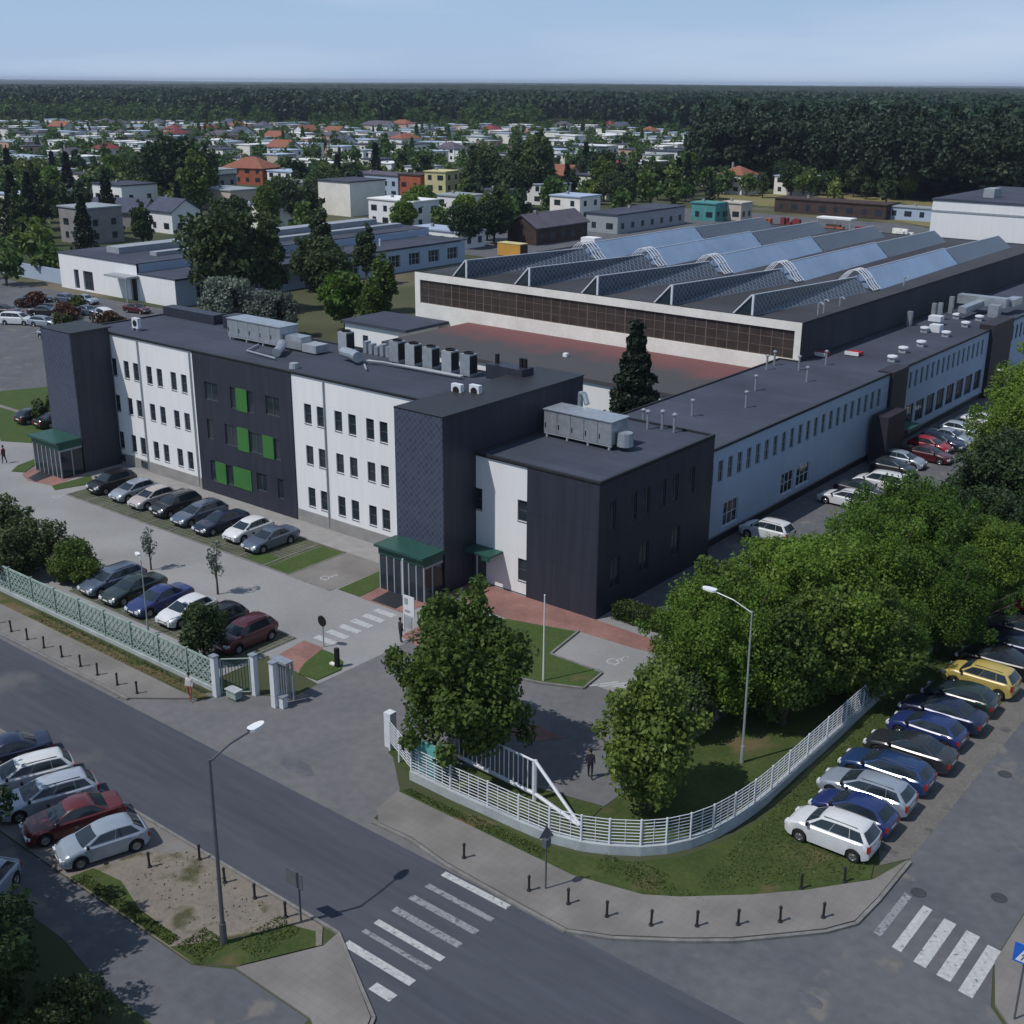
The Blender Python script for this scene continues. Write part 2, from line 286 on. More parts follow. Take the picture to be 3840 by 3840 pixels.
def window(parent,axis,pos,h,out=-1,depth=.12,fr='frame',gl='glass',bars=(1,0),name='window',sill=True,fw=.045):
    """frame part with a pane sub-part set back in an opening"""
    P=lambda a0,a1,z0,z1,d0,d1:((a0,a1,min(pos-out*d0,pos-out*d1),max(pos-out*d0,pos-out*d1),z0,z1) if axis=='y' else (min(pos-out*d0,pos-out*d1),max(pos-out*d0,pos-out*d1),a0,a1,z0,z1))
    a0,a1,z0,z1=h; b=MB(); d0,d1=depth-.05,depth-.005
    b.box(*P(a0+.002,a0+fw,z0+.002,z1-.002,d0,d1)); b.box(*P(a1-fw,a1-.002,z0+.002,z1-.002,d0,d1)); b.box(*P(a0+fw,a1-fw,z0+.002,z0+fw,d0,d1)); b.box(*P(a0+fw,a1-fw,z1-fw,z1-.002,d0,d1))
    for i in range(bars[0]-1 if bars[0]>1 else 0):
        c=a0+(a1-a0)*(i+1)/bars[0]; b.box(*P(c-fw/2,c+fw/2,z0+fw,z1-fw,d0+.005,d1))
    for i in range(bars[1]):
        c=z0+(z1-z0)*(i+1)/(bars[1]+1); b.box(*P(a0+fw,a1-fw,c-fw/3,c+fw/3,d0+.008,d1))
    if sill: b.box(*P(a0,a1,z0-.035,z0-.002,-.04,-.003))
    f=b.build(name,fr,parent)
    g=MB().quad([(lambda a,z:((a,pos-out*(depth-.02),z) if axis=='y' else (pos-out*(depth-.02),a,z)))(a,z) for a,z in ((a0+fw,z0+fw),(a1-fw,z0+fw),(a1-fw,z1-fw),(a0+fw,z1-fw))])
    g.build('pane',gl,f,fixn=False)
    return f
SUN=3.6; SKYS=.072; SKYD=0.0; SKYO=3.0; EXPO=-.15; HAZE=.00008
# ------------------------------------------------------------------ ground
def sheet(name,poly,z,m,th=.0,label=None,kind='structure'):
    mb=MB()
    if th: mb.prism(poly,z-th,z)
    else: mb.quad([(p[0],p[1],z) for p in poly])
    o=mb.build(name,m); 
    if not th:
        for p in o.data.polygons:
            if p.normal.z<0: o.data.flip_normals(); break
    return struct(o,kind,label)
def ribbon(name,pts,w,z0,z1,m,label=None):
    mb=MB()
    for (a,b) in zip(pts[:-1],pts[1:]):
        d=Vector((b[0]-a[0],b[1]-a[1],0)); L=d.length; d/=L; nrm=Vector((-d.y,d.x,0))*w/2; e=d*.0
        mb.prism([(a[0]-nrm.x,a[1]-nrm.y),(b[0]-nrm.x,b[1]-nrm.y),(b[0]+nrm.x,b[1]+nrm.y),(a[0]+nrm.x,a[1]+nrm.y)],z0,z1)
    return struct(mb.build(name,m),'structure',label)
R0=13000
sheet('ground',[(-R0,-R0*.2),(R0,-R0*.2),(R0,R0*1.0),(-R0,R0*1.0)],0,'meadow')
HC=[(-20.7,29.3),(-19.3,30.0),(-17.3,31.45),(-15.9,32.6),(-14.6,34.0),(-13.6,35.1),(-12.95,36.2),(-12.85,38),(-12.85,41)]
sheet('main_road',[(-400,24.05),(-26.9,24.05),(-22.9,21.9),(-21.6,19.5),(-21.2,-40),(90,-40),(90,29.2),(-400,29.2)],.012,'asphalt',label='dark asphalt main road running past the office building')
sheet('side_street',[(-24,29.2)]+HC+[(-12.85,240),(-8.4,240),(-8.35,37.2),(-7.7,35),(-6,33.3),(-2,32.5),(90,32.5),(90,29.2)],.014,'asphalt2',label='lighter asphalt side street with parked cars along it')
sheet('dirt_shoulder',[(-12.85,41.2),(-12.85,240),(-14.35,240),(-14.25,60),(-14.3,41.5),(-13.6,40)],.02,'shoulder')
inner=[(-41.2,31.6),(-44.5,31.9)]
sheet('gutter',[(-400,29.2),(-48,29.2),(-48,29.62),(-400,29.62)],.014,'asphalt3')
sheet('gateway_asphalt',[(-48,29.2),(-46.4,31.1),(-44.8,32.6),(-41.45,34.7),(-41.5,38.3),(-41.3,45.2),(-24.1,45.2),(-24.0,42.6),(-24.2,36.6),(-34.4,34.4),(-31.5,32.0),(-31.0,29.9),(-27,29.9),(-23,29.2)],.016,'asphalt3',label='dusty asphalt gateway of the office yard')
sheet('pavement',[(-120,29.62),(-47.4,29.62),(-45.3,31.3),(-44.7,31.6),(-120,31.6)],.10,'pave',.1,label='slab pavement with bollards beside the lattice fence')
sheet('pavement',[(-31.3,30.4),(-30.6,29.75),(-28.8,29.85),(-26.6,29.5),(-23,29.35)]+HC+[(-13.4,38.9),(-15.1,36.7),(-16.5,35.2),(-18.5,33.4),(-19.7,32.6),(-22.4,31.9),(-27.8,31.9),(-31.6,31.9)],.10,'pave',.1,label='curved slab pavement round the street corner')
ribbon('kerb',[(-120,29.5),(-47.4,29.5)],.16,0,.115,'kerb'); ribbon('kerb',[(-30.8,29.62)]+[(-28.8,29.7),(-26.6,29.35),(-23,29.2),(-20.7,29.15)]+[(a+.1,b-.12) for a,b in HC[1:]],.14,0,.115,'kerb')
sheet('grass_verge',[(-120,31.6),(-44.7,31.6),(-44.5,32.2),(-120,32.62)],.06,'drygrass',.06)
sheet('grass_verge',[(-31.6,31.9),(-27.8,31.9),(-24.1,31.85),(-22.4,31.9),(-19.7,32.6),(-18.5,33.4),(-16.5,35.2),(-15.1,36.7),(-13.5,38.9),(-14.3,41.5),(-14.25,60),(-14.35,240),(-19,240),(-19,50.3),(-18.8,48.1),(-18.7,45.7),(-18.5,42.4),(-18.7,39.5),(-19.1,37.3),(-19.8,35.6),(-21.1,34.1),(-22.7,33.25),(-24.5,32.8),(-27.4,32.7),(-31.4,32.4)],.06,'grass',.06,label='mown grass verge outside the curved white fence')
sheet('pavement',[(-8.3,240),(-8.3,37.2),(-7.6,35.1),(-5.9,33.4),(-2,32.6),(60,32.6),(60,240)],.10,'pave',.1,label='pavement on the far side of the side street')
# south side of main road
sheet('parking_strip',[(-120,19.78),(-37.1,19.78),(-36.4,22.4),(-34.5,23.95),(-120,23.95)],.03,'pave',.03,label='paved parking strip on the near side of the main road')
sheet('dirt_island',[(-37.3,19.78),(-29.6,19.78),(-28.3,20.7),(-27.3,22.6),(-26.9,23.2),(-27.6,23.9),(-34.6,23.95),(-36.4,22.4)],.045,'dirt',.045,label='sandy island with sparse weeds round the street lamp')
sheet('grass_patch',[(-30.9,19.8),(-29.55,19.8),(-28.3,20.72),(-27.0,23.0),(-27.6,23.55),(-28.6,23.2),(-29.4,21.6)],.06,'grass',.014)
sheet('grass_patch',[(-37.1,19.82),(-31,19.82),(-31.2,20.3),(-33.5,20.35),(-35.4,20.9),(-36.9,20.7)],.055,'grass',.008)
sheet('back_lane',[(-120,17.7),(-34.2,17.7),(-31,17.2),(-24,17.2),(-24.6,20.5),(-28.3,20.5),(-29.6,19.72),(-120,19.72)],.012,'asphalt2',label='narrow back lane behind the parking strip')
sheet('pavement',[(-28.3,20.55),(-24.6,20.55),(-23.2,19.9),(-21.9,19.6),(-23.1,21.8),(-26.9,23.95),(-26.8,23.2)],.07,'pave',.07)
ribbon('kerb',[(-120,24.0),(-26.9,24.0),(-23.0,21.85),(-21.7,19.5)],.12,0,.09,'kerb')
# yard
sheet('yard_paving',[(-125,33.3),(-45.9,33.3),(-45.9,37),(-41.5,36.5),(-41.3,45.2),(-30,45.2),(-24.1,45.2),(-24.2,46.7),(-25.5,48.9),(-30.2,53.2),(-36,53.2),(-125,53.2)],.02,'paver',.0,label='block paved yard in front of the office building')
sheet('side_lane',[(-36,53.3),(-30.2,53.3),(-25.5,49),(-24.2,60),(-27,80),(-27.5,135),(-36.2,135)],.018,'asphalt2')
def strip(x0,x1,y0,y1,m,name='parking_bay',z=.035): return sheet(name,[(x0,y0),(x1,y0),(x1,y1),(x0,y1)],z,m,.03)
strip(-77.4,-53.45,45.1,50.0,'bay'); strip(-61.6,-46.3,35.2,39.4,'bay'); strip(-53.4,-49.7,45.15,50.0,'pave'); strip(-77.4,-47.9,50.05,52.2,'plinth','path',.03)
strip(-55.45,-53.5,45.25,49.7,'lawn','lawn',.05); strip(-57.8,-55.6,45.25,46.6,'lawn','lawn',.046)
mk=MB()
for i in range(11): x=-53.45-2.4*i; mk.box(x-.05,x+.05,45.1,49.8,.035,.06)
mk.box(-77.4,-49.7,45.02,45.1,.02,.055)
for i in range(7): x=-46.5-2.5*i; mk.box(x-.05,x+.05,35.4,39.4,.035,.06)
struct(mk.build('bay_lines','kerb'))
for i,(x,y,w_,h_,m_) in enumerate([(-12.5,31.5,1.1,.6,'asphalt2'),(-36.5,30.6,2.2,.9,'asphalt2')]):
    n_=11; pl=[(x+w_/2*math.cos(t_)*(.8+.35*random.random()),y+h_/2*math.sin(t_)*(.8+.35*random.random())) for t_ in [2*pi*q_/n_ for q_ in range(n_)]]
    sheet('road_patch',pl,.0195+.0006*i,m_)
def sym_wheelchair(mb,x,y,s,z,rot=0):
    def T(p): return (x+s*(p[0]*math.cos(rot)-p[1]*math.sin(rot)),y+s*(p[0]*math.sin(rot)+p[1]*math.cos(rot)))
    def stroke(pts,w=.09):
        for a,b in zip(pts[:-1],pts[1:]):
            d=Vector((b[0]-a[0],b[1]-a[1])); d.normalize(); n=Vector((-d.y,d.x))*w/2
            mb.quad([(*T((a[0]-n.x,a[1]-n.y)),z),(*T((b[0]-n.x,b[1]-n.y)),z),(*T((b[0]+n.x,b[1]+n.y)),z),(*T((a[0]+n.x,a[1]+n.y)),z)])
    stroke([(.35*math.cos(t),.35*math.sin(t)-.25) for t in np.linspace(2.2,6.1,14)]); stroke([(-.1,.5),(-.05,0),(.3,-.02),(.42,-.45),(.55,-.42)]); stroke([(-.08,.28),(.25,.25)])
    stroke([(-.1+.1*math.cos(t),.68+.1*math.sin(t)) for t in np.linspace(0,2*pi,9)],.12)
mk=MB(); sym_wheelchair(mk,-51.3,46.4,.8,.04,-.4); sym_wheelchair(mk,-77.6,44.6,.8,.026,-.4); sym_wheelchair(mk,-31.4,48.2,.9,.026,-.4)
struct(mk.build('painted_wheelchair_symbols','mark')).data
mk=MB()
for i in range(6):
    mk.quad([(-31.0+i*.45,44.9+i*.3,.026),(-30.85+i*.45,44.9+i*.3,.026),(-29.9+i*.45,46.3+i*.25,.026),(-30.05+i*.45,46.3+i*.25,.026)])
struct(mk.build('painted_hatching','mark'))
sheet('lawn',[(-49.5,45.5),(-47.7,45.5),(-47.9,48.2),(-49.6,49.2)],.05,'lawn',.04); 
sheet('entrance_path',[(-47.6,45.45),(-44.0,45.45),(-44.0,49.0),(-47.9,49.0),(-47.8,47)],.034,'brick',.02); sheet('entrance_mat',[(-46.8,45.6),(-44.9,45.6),(-45.0,47.6),(-47.0,47.6)],.05,'coping',.012)
sheet('brick_path',[(-44.9,51.7),(-44,49.2),(-41.9,48.9),(-39.1,48.6),(-35.0,49.85),(-31.6,50.0),(-29.6,50.3),(-30.3,51.5),(-35.2,51.7)],.036,'brick',.02,label='red brick path along the dark wing')
sheet('brick_path',[(-31.5,38.6),(-29.6,39.0),(-28.8,40.0),(-30.6,40.2)],.038,'brick',.02)
sheet('brick_path',[(-45.5,37.2),(-43.3,36.7),(-44.35,39.5),(-45.8,39.45)],.038,'brick',.02); sheet('brick_path',[(-42.2,43.2),(-40.6,42.8),(-40.8,46.2),(-42.3,46.0)],.038,'brick',.02)
sheet('lawn',[(-39.1,48.5),(-35.0,49.7),(-34.6,46.6),(-31.3,46.5),(-31.0,44.6),(-32.9,43.7),(-36,42.9),(-40.5,42.4),(-40.4,47.6)],.07,'lawn',.06,label='green lawn with kerb in front of the dark wing')
ribbon('kerb',[(-35.0,49.8),(-34.5,46.55),(-31.15,46.5),(-30.9,44.5),(-32.9,43.6),(-36,42.8)],.12,0,.12,'kerb')
sheet('lawn',[(-43.1,36.6),(-41.8,36.7),(-41.7,38.3),(-42.3,39.0),(-43.4,39.3),(-44.2,39.3),(-43.7,37.6)],.07,'lawn',.06,label='small lawn behind the gate under the no entry sign')
sheet('lawn',[(-86.3,48.5),(-87.3,48.9),(-86.6,46.6),(-85.6,45.5),(-84.6,46.0)],.07,'lawn',.06); sheet('entrance_path',[(-86.2,48.9),(-84.3,45.6),(-82.6,45.1),(-80.0,45.6),(-80.8,48.6)],.04,'brick',.02); sheet('entrance_mat',[(-84.8,48.5),(-83.1,45.4),(-81.8,45.25),(-82.6,48.4)],.05,'coping',.01); sheet('lawn',[(-80.0,45.5),(-79.0,45.1),(-78.2,47.8),(-80.1,48.8)],.06,'lawn',.05)
sheet('lawn',[(-110.5,57.5),(-108,62.8),(-97,60.5),(-86.2,56.5),(-89.5,51.8),(-94,49.4),(-101,52.5)],.04,'lawn',.03)
strip(-108,-88,55.2,55.7,'pave','path',.06)
sheet('rough_grass',[(-24.0,42.5),(-24.2,46.7),(-25.5,48.9),(-25,60),(-27,80),(-27,160),(-19.1,160),(-19.1,50),(-18.9,42),(-19.6,37),(-22,34.4),(-24,34.9)],.05,'grass',.04)
sheet('rough_grass',[(-24.2,36.4),(-24,34.9),(-27.5,33.3),(-31.3,33.0),(-34.2,34.0),(-34.3,34.4),(-30,35.5)],.04,'grass',.03)
sheet('left_yard',[(-190,53.3),(-36,53.3),(-36,64),(-86,64),(-86,80),(-120,94),(-134,96),(-165,95),(-200,100)],.012,'asphalt2')
sheet('rear_yard',[(-170,165),(-92,160),(-92,90),(-40,160),(-40,225),(-100,262),(-160,262)],.012,'asphalt2')
sheet('dry_field',[(-172,300),(-150,322),(-60,322),(-60,262),(-96,262),(-128,284),(-145,279)],.02,'field')
# zebra crossings
mk=MB()
for y0,y1,w in ((28.8,29.1,1),(23.66,24.0,1),(25.2,25.48,1),(22.7,23.1,.25)):
    mk.box(-26.35 if w==1 else -24.1,-23.15,y0,y1,.012,.019)
struct(mk.build('zebra_crossing','mark'),label='bold white bars of the worn zebra crossing on the main road')
mk=MB()
for y0,y1 in ((27.9,28.15),(27.0,27.3),(26.1,26.4),(24.6,24.8)): mk.box(-26.35,-23.15,y0,y1,.012,.019)
struct(mk.build('zebra_crossing','mark2'))
mk=MB()
for x,w,y0 in ((-8.55,.5,35.05),(-9.4,.5,35.35),(-10.28,.46,35.5),(-11.2,.36,35.75)): mk.quad([(x-w/2,y0,.019),(x+w/2,y0-.06,.019),(x+w/2,y0+2.9,.019),(x-w/2,y0+2.96,.019)])
struct(mk.build('zebra_crossing','mark'),label='zebra crossing on the side street')
mk=MB().quad([(-12.2,36.1,.019),(-11.9,36.0,.019),(-11.9,38.9,.019),(-12.2,39,.019)]); struct(mk.build('zebra_crossing','mark2'))
mk=MB()
for i in range(6): y=40.0+i*.92; mk.box(-45.7,-44.25,y,y+.46,.02,.028)
struct(mk.build('zebra_crossing','mark'),label='short zebra crossing in the yard')
for x,y in ((-11.8,39.3),(-9.35,40.9),(-12.0,49.8)):
    mk=MB().lathe([(0,.03),(.24,.03),(.24,.034),(.29,.034),(.29,.0)],(x,y,.0),n=20)
    tag(mk.build('manhole_cover','manhole'),{-11.8:'round manhole cover beside the faded end of the side street crossing',-9.35:'round manhole cover in the middle of the side street past the crossing'}.get(x,'round manhole cover farther up the side street beside the parked cars'),'manhole cover','manhole covers in the side street')
# ------------------------------------------------------------------ main office building
def roofslab(parent,poly,z,m='roof',par=.10,pw=.18,name='roof'):
    r=MB().prism(poly,z-.04,z).build(name,m,parent)
    p=MB(); n=len(poly)
    a=sum(poly[i][0]*poly[(i+1)%n][1]-poly[(i+1)%n][0]*poly[i][1] for i in range(n)); sg=1 if a>0 else -1
    ins=[]
    for i in range(n):
        p0=Vector(poly[i-1]);p1=Vector(poly[i]);p2=Vector(poly[(i+1)%n]); d1=(p1-p0).normalized();d2=(p2-p1).normalized()
        n1=Vector((-d1.y,d1.x))*sg; n2=Vector((-d2.y,d2.x))*sg; b=(n1+n2); b=b/(b.length_squared)*2
        ins.append((p1.x+b.x*pw,p1.y+b.y*pw))
    out=[(q[0],q[1]) for q in poly]
    for i in range(n):
        j=(i+1)%n
        p.quad([(*out[i],z+par),(*out[j],z+par),(*ins[j],z+par),(*ins[i],z+par)]); p.quad([(*ins[i],z+.002),(*ins[i],z+par),(*ins[j],z+par),(*ins[j],z+.002)]); p.quad([(*out[i],z-.06),(*out[j],z-.06),(*out[j],z+par),(*out[i],z+par)])
    p.build('parapet','coping',r,fixn=True)
    return r
B=thing('office_building','three storey white and anthracite office building with green window panels facing the yard','office building',(-64,57,0))
PZ,TZ=.85,10.34
def hrow(x0,n,pitch,w,rows): return [(x0+i*pitch[i%2]+0,0,0,0) for i in range(n)]
rows=[(1.25,2.62),(4.25,5.56),(7.07,8.43)]
lw=[-82.35+.0,-81.18,-79.58,-78.38,-76.72,-75.46,-73.78,-72.55]; rw=[-59.42,-58.2,-56.52,-55.25,-53.63,-52.44]
LH=[(x,x+.66,z0,z1) for x in lw for z0,z1 in rows]; RH=[(x,x+.70,z0,z1) for x in rw for z0,z1 in rows]
w=MB(); wall(w,'y',52.3,-82.9,-70.95,PZ,TZ,LH,-1,.14); wl=w.build('wall','white',B,fixn=False,label='left white wall panel')
w=MB(); wall(w,'y',52.3,-60.55,-47.7,PZ,TZ,RH,-1,.14); w.build('wall','white',B,fixn=False,label='right white wall panel')
for h in LH+RH: window(B,'y',52.3,h,-1,.14,bars=(1,1),sill=True)
for x in (-77.5,-71.3,-57.4): MB().tube((x,52.22,PZ-.6),(x,52.22,10.2),.05,n=6).build('downpipe','galv2',B)
# dark centre with coloured panels
DH=[(-69.75,-68.3,7.05,8.35),(-66.92,-66.33,6.85,8.4),(-65.1,-64.5,6.85,8.4),(-63.2,-61.8,7.05,8.38),
    (-69.8,-69.15,4.1,5.6),(-67.82,-66.45,4.05,5.58),(-65.15,-63.75,4.0,5.48),(-62.55,-61.95,3.95,5.45),
    (-69.77,-69.2,.95,2.5),(-67.95,-67.2,1.0,2.5),(-64.65,-63.6,1.3,2.6),(-62.44,-61.85,1.15,2.6)]
w=MB(); wall(w,'y',52.22,-70.95,-60.55,0,TZ,DH,-1,.12); w.box(-70.95,-70.94,52.22,52.3,PZ,TZ); w.box(-60.56,-60.55,52.22,52.3,0,TZ); w.build('cladding_panel','dark',B,fixn=False)
for h in DH: window(B,'y',52.22,h,-1,.12,bars=(2 if h[1]-h[0]>1 else 1,0),sill=False)
for (a,b,z0,z1) in ((-66.3,-65.13,6.8,8.42),(-66.42,-65.2,3.9,5.6),(-63.72,-62.6,3.9,5.5),(-69.15,-68.0,.95,2.52),(-67.15,-65.2,1.05,2.55)):
    MB().box(a,b,52.17,52.215,z0,z1).build('green_panel','green',B)
MB().box(-82.9,-71.0,52.24,53,-.1,PZ-.004).build('plinth','plinth',B); MB().box(-60.5,-47.8,52.24,53,-.1,PZ-.004).build('plinth','plinth',B)
for a,b in ((-81.3,-80.5),(-78.4,-77.6)): MB().box(a,b,52.19,52.236,.25,.75).build('basement_window','glass',B)
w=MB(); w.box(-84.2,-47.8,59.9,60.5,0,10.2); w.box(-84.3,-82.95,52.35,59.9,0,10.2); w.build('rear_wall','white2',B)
roofslab(B,[(-84.3,52.2),(-44.12,52.2),(-44.12,62.4),(-47.7,62.4),(-47.7,60.6),(-84.3,60.6)],10.35)
for side,(x0,x1) in (('l',(-84.75,-80.95)),('r',(-47.75,-44.08))):
    t=MB(); t.box(x0,x1,48.95,52.18 if side=='l' else 52.3,0,10.75)
    if side=='r': t=MB(); t.box(x0+.02,x1,48.97,62.46,0,10.75)
    tw=t.build('stair_tower','dark',B)
    MB().box(x0-.03,x1+.02,48.86,48.945,2.6,10.8).build('perforated_screen','perf',tw)
    MB().box(x0-.05,x1+.05,48.86,52.4 if side=='l' else 62.5,10.76,10.84).build('coping','coping',tw)
# entrance canopies and vestibules
for x0,x1,y0,nm in ((-84.6,-80.9,46.9,'far'),(-47.75,-44.1,47.2,'near')):
    e=MB(); e.box(x0,x1,y0,48.85,2.25,2.75); e.box(x0-.12,x1+.12,y0-.25,48.85,2.75,2.9); can=e.build('entrance_canopy','teal',B)
    g=MB()
    n=6
    for i in range(n+1):
        x=x0+.06+(x1-x0-.12)*i/n; g.box(x-.04,x+.04,y0+.02,y0+.1,0,2.25)
    for x in (x0+.06,x1-.06): g.box(x-.04,x+.04,y0+.1,48.85,2.1,2.25); g.box(x-.04,x+.04,47.9,47.98,0,2.1)
    g.build('vestibule_frame','galv2',can)
    MB().box(x0+.08,x1-.08,y0+.05,48.84,.02,2.2).build('vestibule_glass','glass',can)
# ------------------------------------------------------------------ two-storey front wing + long side wing
Wg=thing('production_wing','long two storey wing with anthracite corner block and shade tinted white side wall','factory wing',(-40,60,0))
FH=[(-44.28,-43.6,4.6,5.95),(-40.94,-40.25,4.62,5.9),(-40.88,-40.25,.9,2.3)]
w=MB(); wall(w,'y',51.8,-44.05,-40.2,.1,7.98,FH+[(-44.0,-43.3,.1,2.05)],-1,.12); w.build('wall','white',Wg,fixn=False,label='white front wall with door')
for h in FH: window(Wg,'y',51.8,h,-1,.12,bars=(1,1))
MB().box(-44.0,-43.3,51.85,51.92,.1,2.05).build('door','frame',Wg)
MB().box(-44.05,-42.0,50.6,51.79,2.3,2.42).box(-42.6,-42.0,50.5,50.6,2.1,2.45).build('door_canopy','teal',Wg)
SH=[(52.72,53.35,4.95,6.7),(54.9,55.5,4.95,6.7),(56.2,56.9,4.95,6.65),(58.0,58.6,4.95,6.65),(59.3,60.0,4.95,6.65),(61.2,61.9,4.95,6.65),(53.0,54.0,1.4,3.2),(56.0,57.0,1.4,3.2),(59.5,60.5,1.4,3.2)]
w=MB(); wall(w,'x',-35.2,51.7,64.1,0,8.0,SH,1,.12); wall(w,'y',51.72,-40.2,-35.2,0,8.0,[],-1,.1); w.box(-36.2,-35.21,64.0,64.1,0,8.0); w.build('dark_cladding','dark',Wg,fixn=False)
for h in SH: window(Wg,'x',-35.2,h,1,.12,bars=(2,0),sill=False)
roofslab(Wg,[(-44.05,51.7),(-35.18,51.7),(-35.18,64.1),(-45.4,64.1),(-45.4,62.6),(-44.05,62.6)],8.02,'roof',.14)
# side wall
U1=[(65.0+1.262*i,65.62+1.262*i,4.25,5.72) for i in range(22)]
L1=[(67.3,69.25,.95,2.6),(75.5,77.4,1.0,2.55),(77.9,80.0,1.0,2.5)]
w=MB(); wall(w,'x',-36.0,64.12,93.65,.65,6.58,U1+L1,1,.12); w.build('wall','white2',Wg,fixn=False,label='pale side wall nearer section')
for h in U1: window(Wg,'x',-36.0,h,1,.12,bars=(2,1),sill=False,fr='galv2',fw=.05)
for h in L1: window(Wg,'x',-36.0,h,1,.12,bars=(3,1),fr='fwhite')
U2=[(98.0+1.262*i,98.55+1.262*i,4.5,5.95) for i in range(15)]; L2=[(97.9+2.42*i,99.75+2.42*i,1.2,3.05) for i in range(8)]
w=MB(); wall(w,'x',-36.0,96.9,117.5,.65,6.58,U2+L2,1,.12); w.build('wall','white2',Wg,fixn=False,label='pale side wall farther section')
for h in U2: window(Wg,'x',-36.0,h,1,.12,bars=(2,1),sill=False,fr='galv2',fw=.05)
for h in L2: window(Wg,'x',-36.0,h,1,.12,bars=(3,1),sill=False)
U3=[(124.5+1.3*i,125.1+1.3*i,4.5,5.95) for i in range(10)]
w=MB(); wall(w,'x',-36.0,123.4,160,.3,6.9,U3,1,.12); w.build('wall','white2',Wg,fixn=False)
for h in U3: window(Wg,'x',-36.0,h,1,.12,bars=(1,1),sill=False)
MB().box(-37,-35.7,93.66,96.88,0,6.75).build('pier','purple',Wg); MB().box(-37,-35.6,117.52,123.38,0,7.1).build('pier','purple',Wg)
MB().box(-35.65,-34.3,90.0,93.6,0,4.0).build('porch','purple',Wg); MB().box(-35.65,-34.2,94.2,97,1.8,2.1).build('door_canopy','teal',Wg)
MB().box(-36.5,-36.06,64.12,93.6,0,.63).build('plinth','coping',Wg); MB().box(-36.5,-36.06,96.9,117.5,0,.63).build('plinth','coping',Wg); MB().box(-36.03,-35.9,64.12,93.6,.58,.66).build('sill','kerb',Wg); MB().box(-36.03,-35.9,96.9,117.5,.58,.66).build('sill','kerb',Wg)
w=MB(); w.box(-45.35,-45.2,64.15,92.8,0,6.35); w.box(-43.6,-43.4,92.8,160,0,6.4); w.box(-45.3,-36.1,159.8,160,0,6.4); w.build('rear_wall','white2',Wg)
roofslab(Wg,[(-35.9,64.12),(-35.9,160),(-43.6,160),(-43.6,92.85),(-45.4,92.85),(-45.4,64.12)],6.62,'roof',.12,.14)
vents=[(-41.4,71.9),(-39.7,76.5),(-41.6,81.5),(-39.9,86.7),(-42.2,90.0),(-41.4,93.3),(-44.6,90.4),(-44.3,88.5),(-39.3,62.8),(-38.6,63.4),(-37.6,63.2),(-42.6,67.5)]
for i,(x,y) in enumerate(vents):
    z=8.0 if y<64 else 6.6
    tag(MB().tube((x,y,z-.02),(x,y,z+1.15),.085).lathe([(0,1.3),(.17,1.2),(.17,1.12),(.09,1.12)],(x,y,z),n=10).build('vent_pipe','galv'),'thin grey vent pipe with rain cap on the long wing roof','vent pipe','vent pipes along the long wing roof')
for i,(x,y) in enumerate([(-41.2,98.5),(-44.2+.9,96.4)]):
    t=thing('roof_hatch',['reddish low roof hatch with white lid edge, the farther of two','reddish low roof hatch with white lid edge, the nearer of two'][i],'roof hatch',(x,y,6.62),'red roof hatches')
    MB().box(x-.55,x+.55,y-.5,y+.5,6.6,6.8).build('curb','redsign',t); MB().box(x-.62,x+.62,y-.62,y-.5,6.7,7.0).build('lid_edge','fwhite',t); MB().box(x-.6,x+.6,y-.49,y+.58,6.8,6.92).build('lid','redsign',t)
for i,(x,y) in enumerate([(-37.7,98.2),(-38.4,102.3),(-38.2,105.9),(-38.1,111.7),(-38.4,117.7),(-38.5,121.9),(-40.6,121.5),(-41.4,125.8),(-40.4,112.5)]):
    t=thing('roof_fan','white round roof fan on square base on the long wing roof','roof fan',(x,y,6.62),'roof fans on the long wing')
    MB().box(x-.3,x+.3,y-.3,y+.3,6.6,6.85).build('base','galv2',t); MB().lathe([(0,.6),(.42,.5),(.45,.38),(.28,.3),(.28,.22)],(x,y,6.62),n=14).build('cowl','wmetal',t)
# ------------------------------------------------------------------ factory hall with roof monitors
Fa=thing('factory_hall','big factory hall with sawtooth skylights and a long brown window band','factory hall',(-65,126,0))
holes=[(-86.6+4.24*i,-86.6+4.24*i+4.24,6.75,9.15) for i in range(10)]
w=MB(); wall(w,'y',92.9,-87.3,-43.6,0,9.9,[(-86.6,-44.2,6.75,9.15)],-1,.2); w.build('front_wall','cream',Fa,fixn=False,label='pale front wall')
for h in holes: window(Fa,'y',92.9,h,-1,.2,fr='mullion',gl='glassdk',bars=(4,2),sill=False,fw=.055)
w=MB(); w.box(-43.8,-43.6,93.0,160,0,9.8); w.box(-87.3,-87.1,93.0,160,0,9.8); w.box(-87.1,-43.8,159.8,160,0,9.8); w.build('side_wall','roof2',Fa)
roofslab(Fa,[(-87.3,93.12),(-43.6,93.12),(-43.6,160),(-87.3,160)],9.82,'roof2',.08,.2)
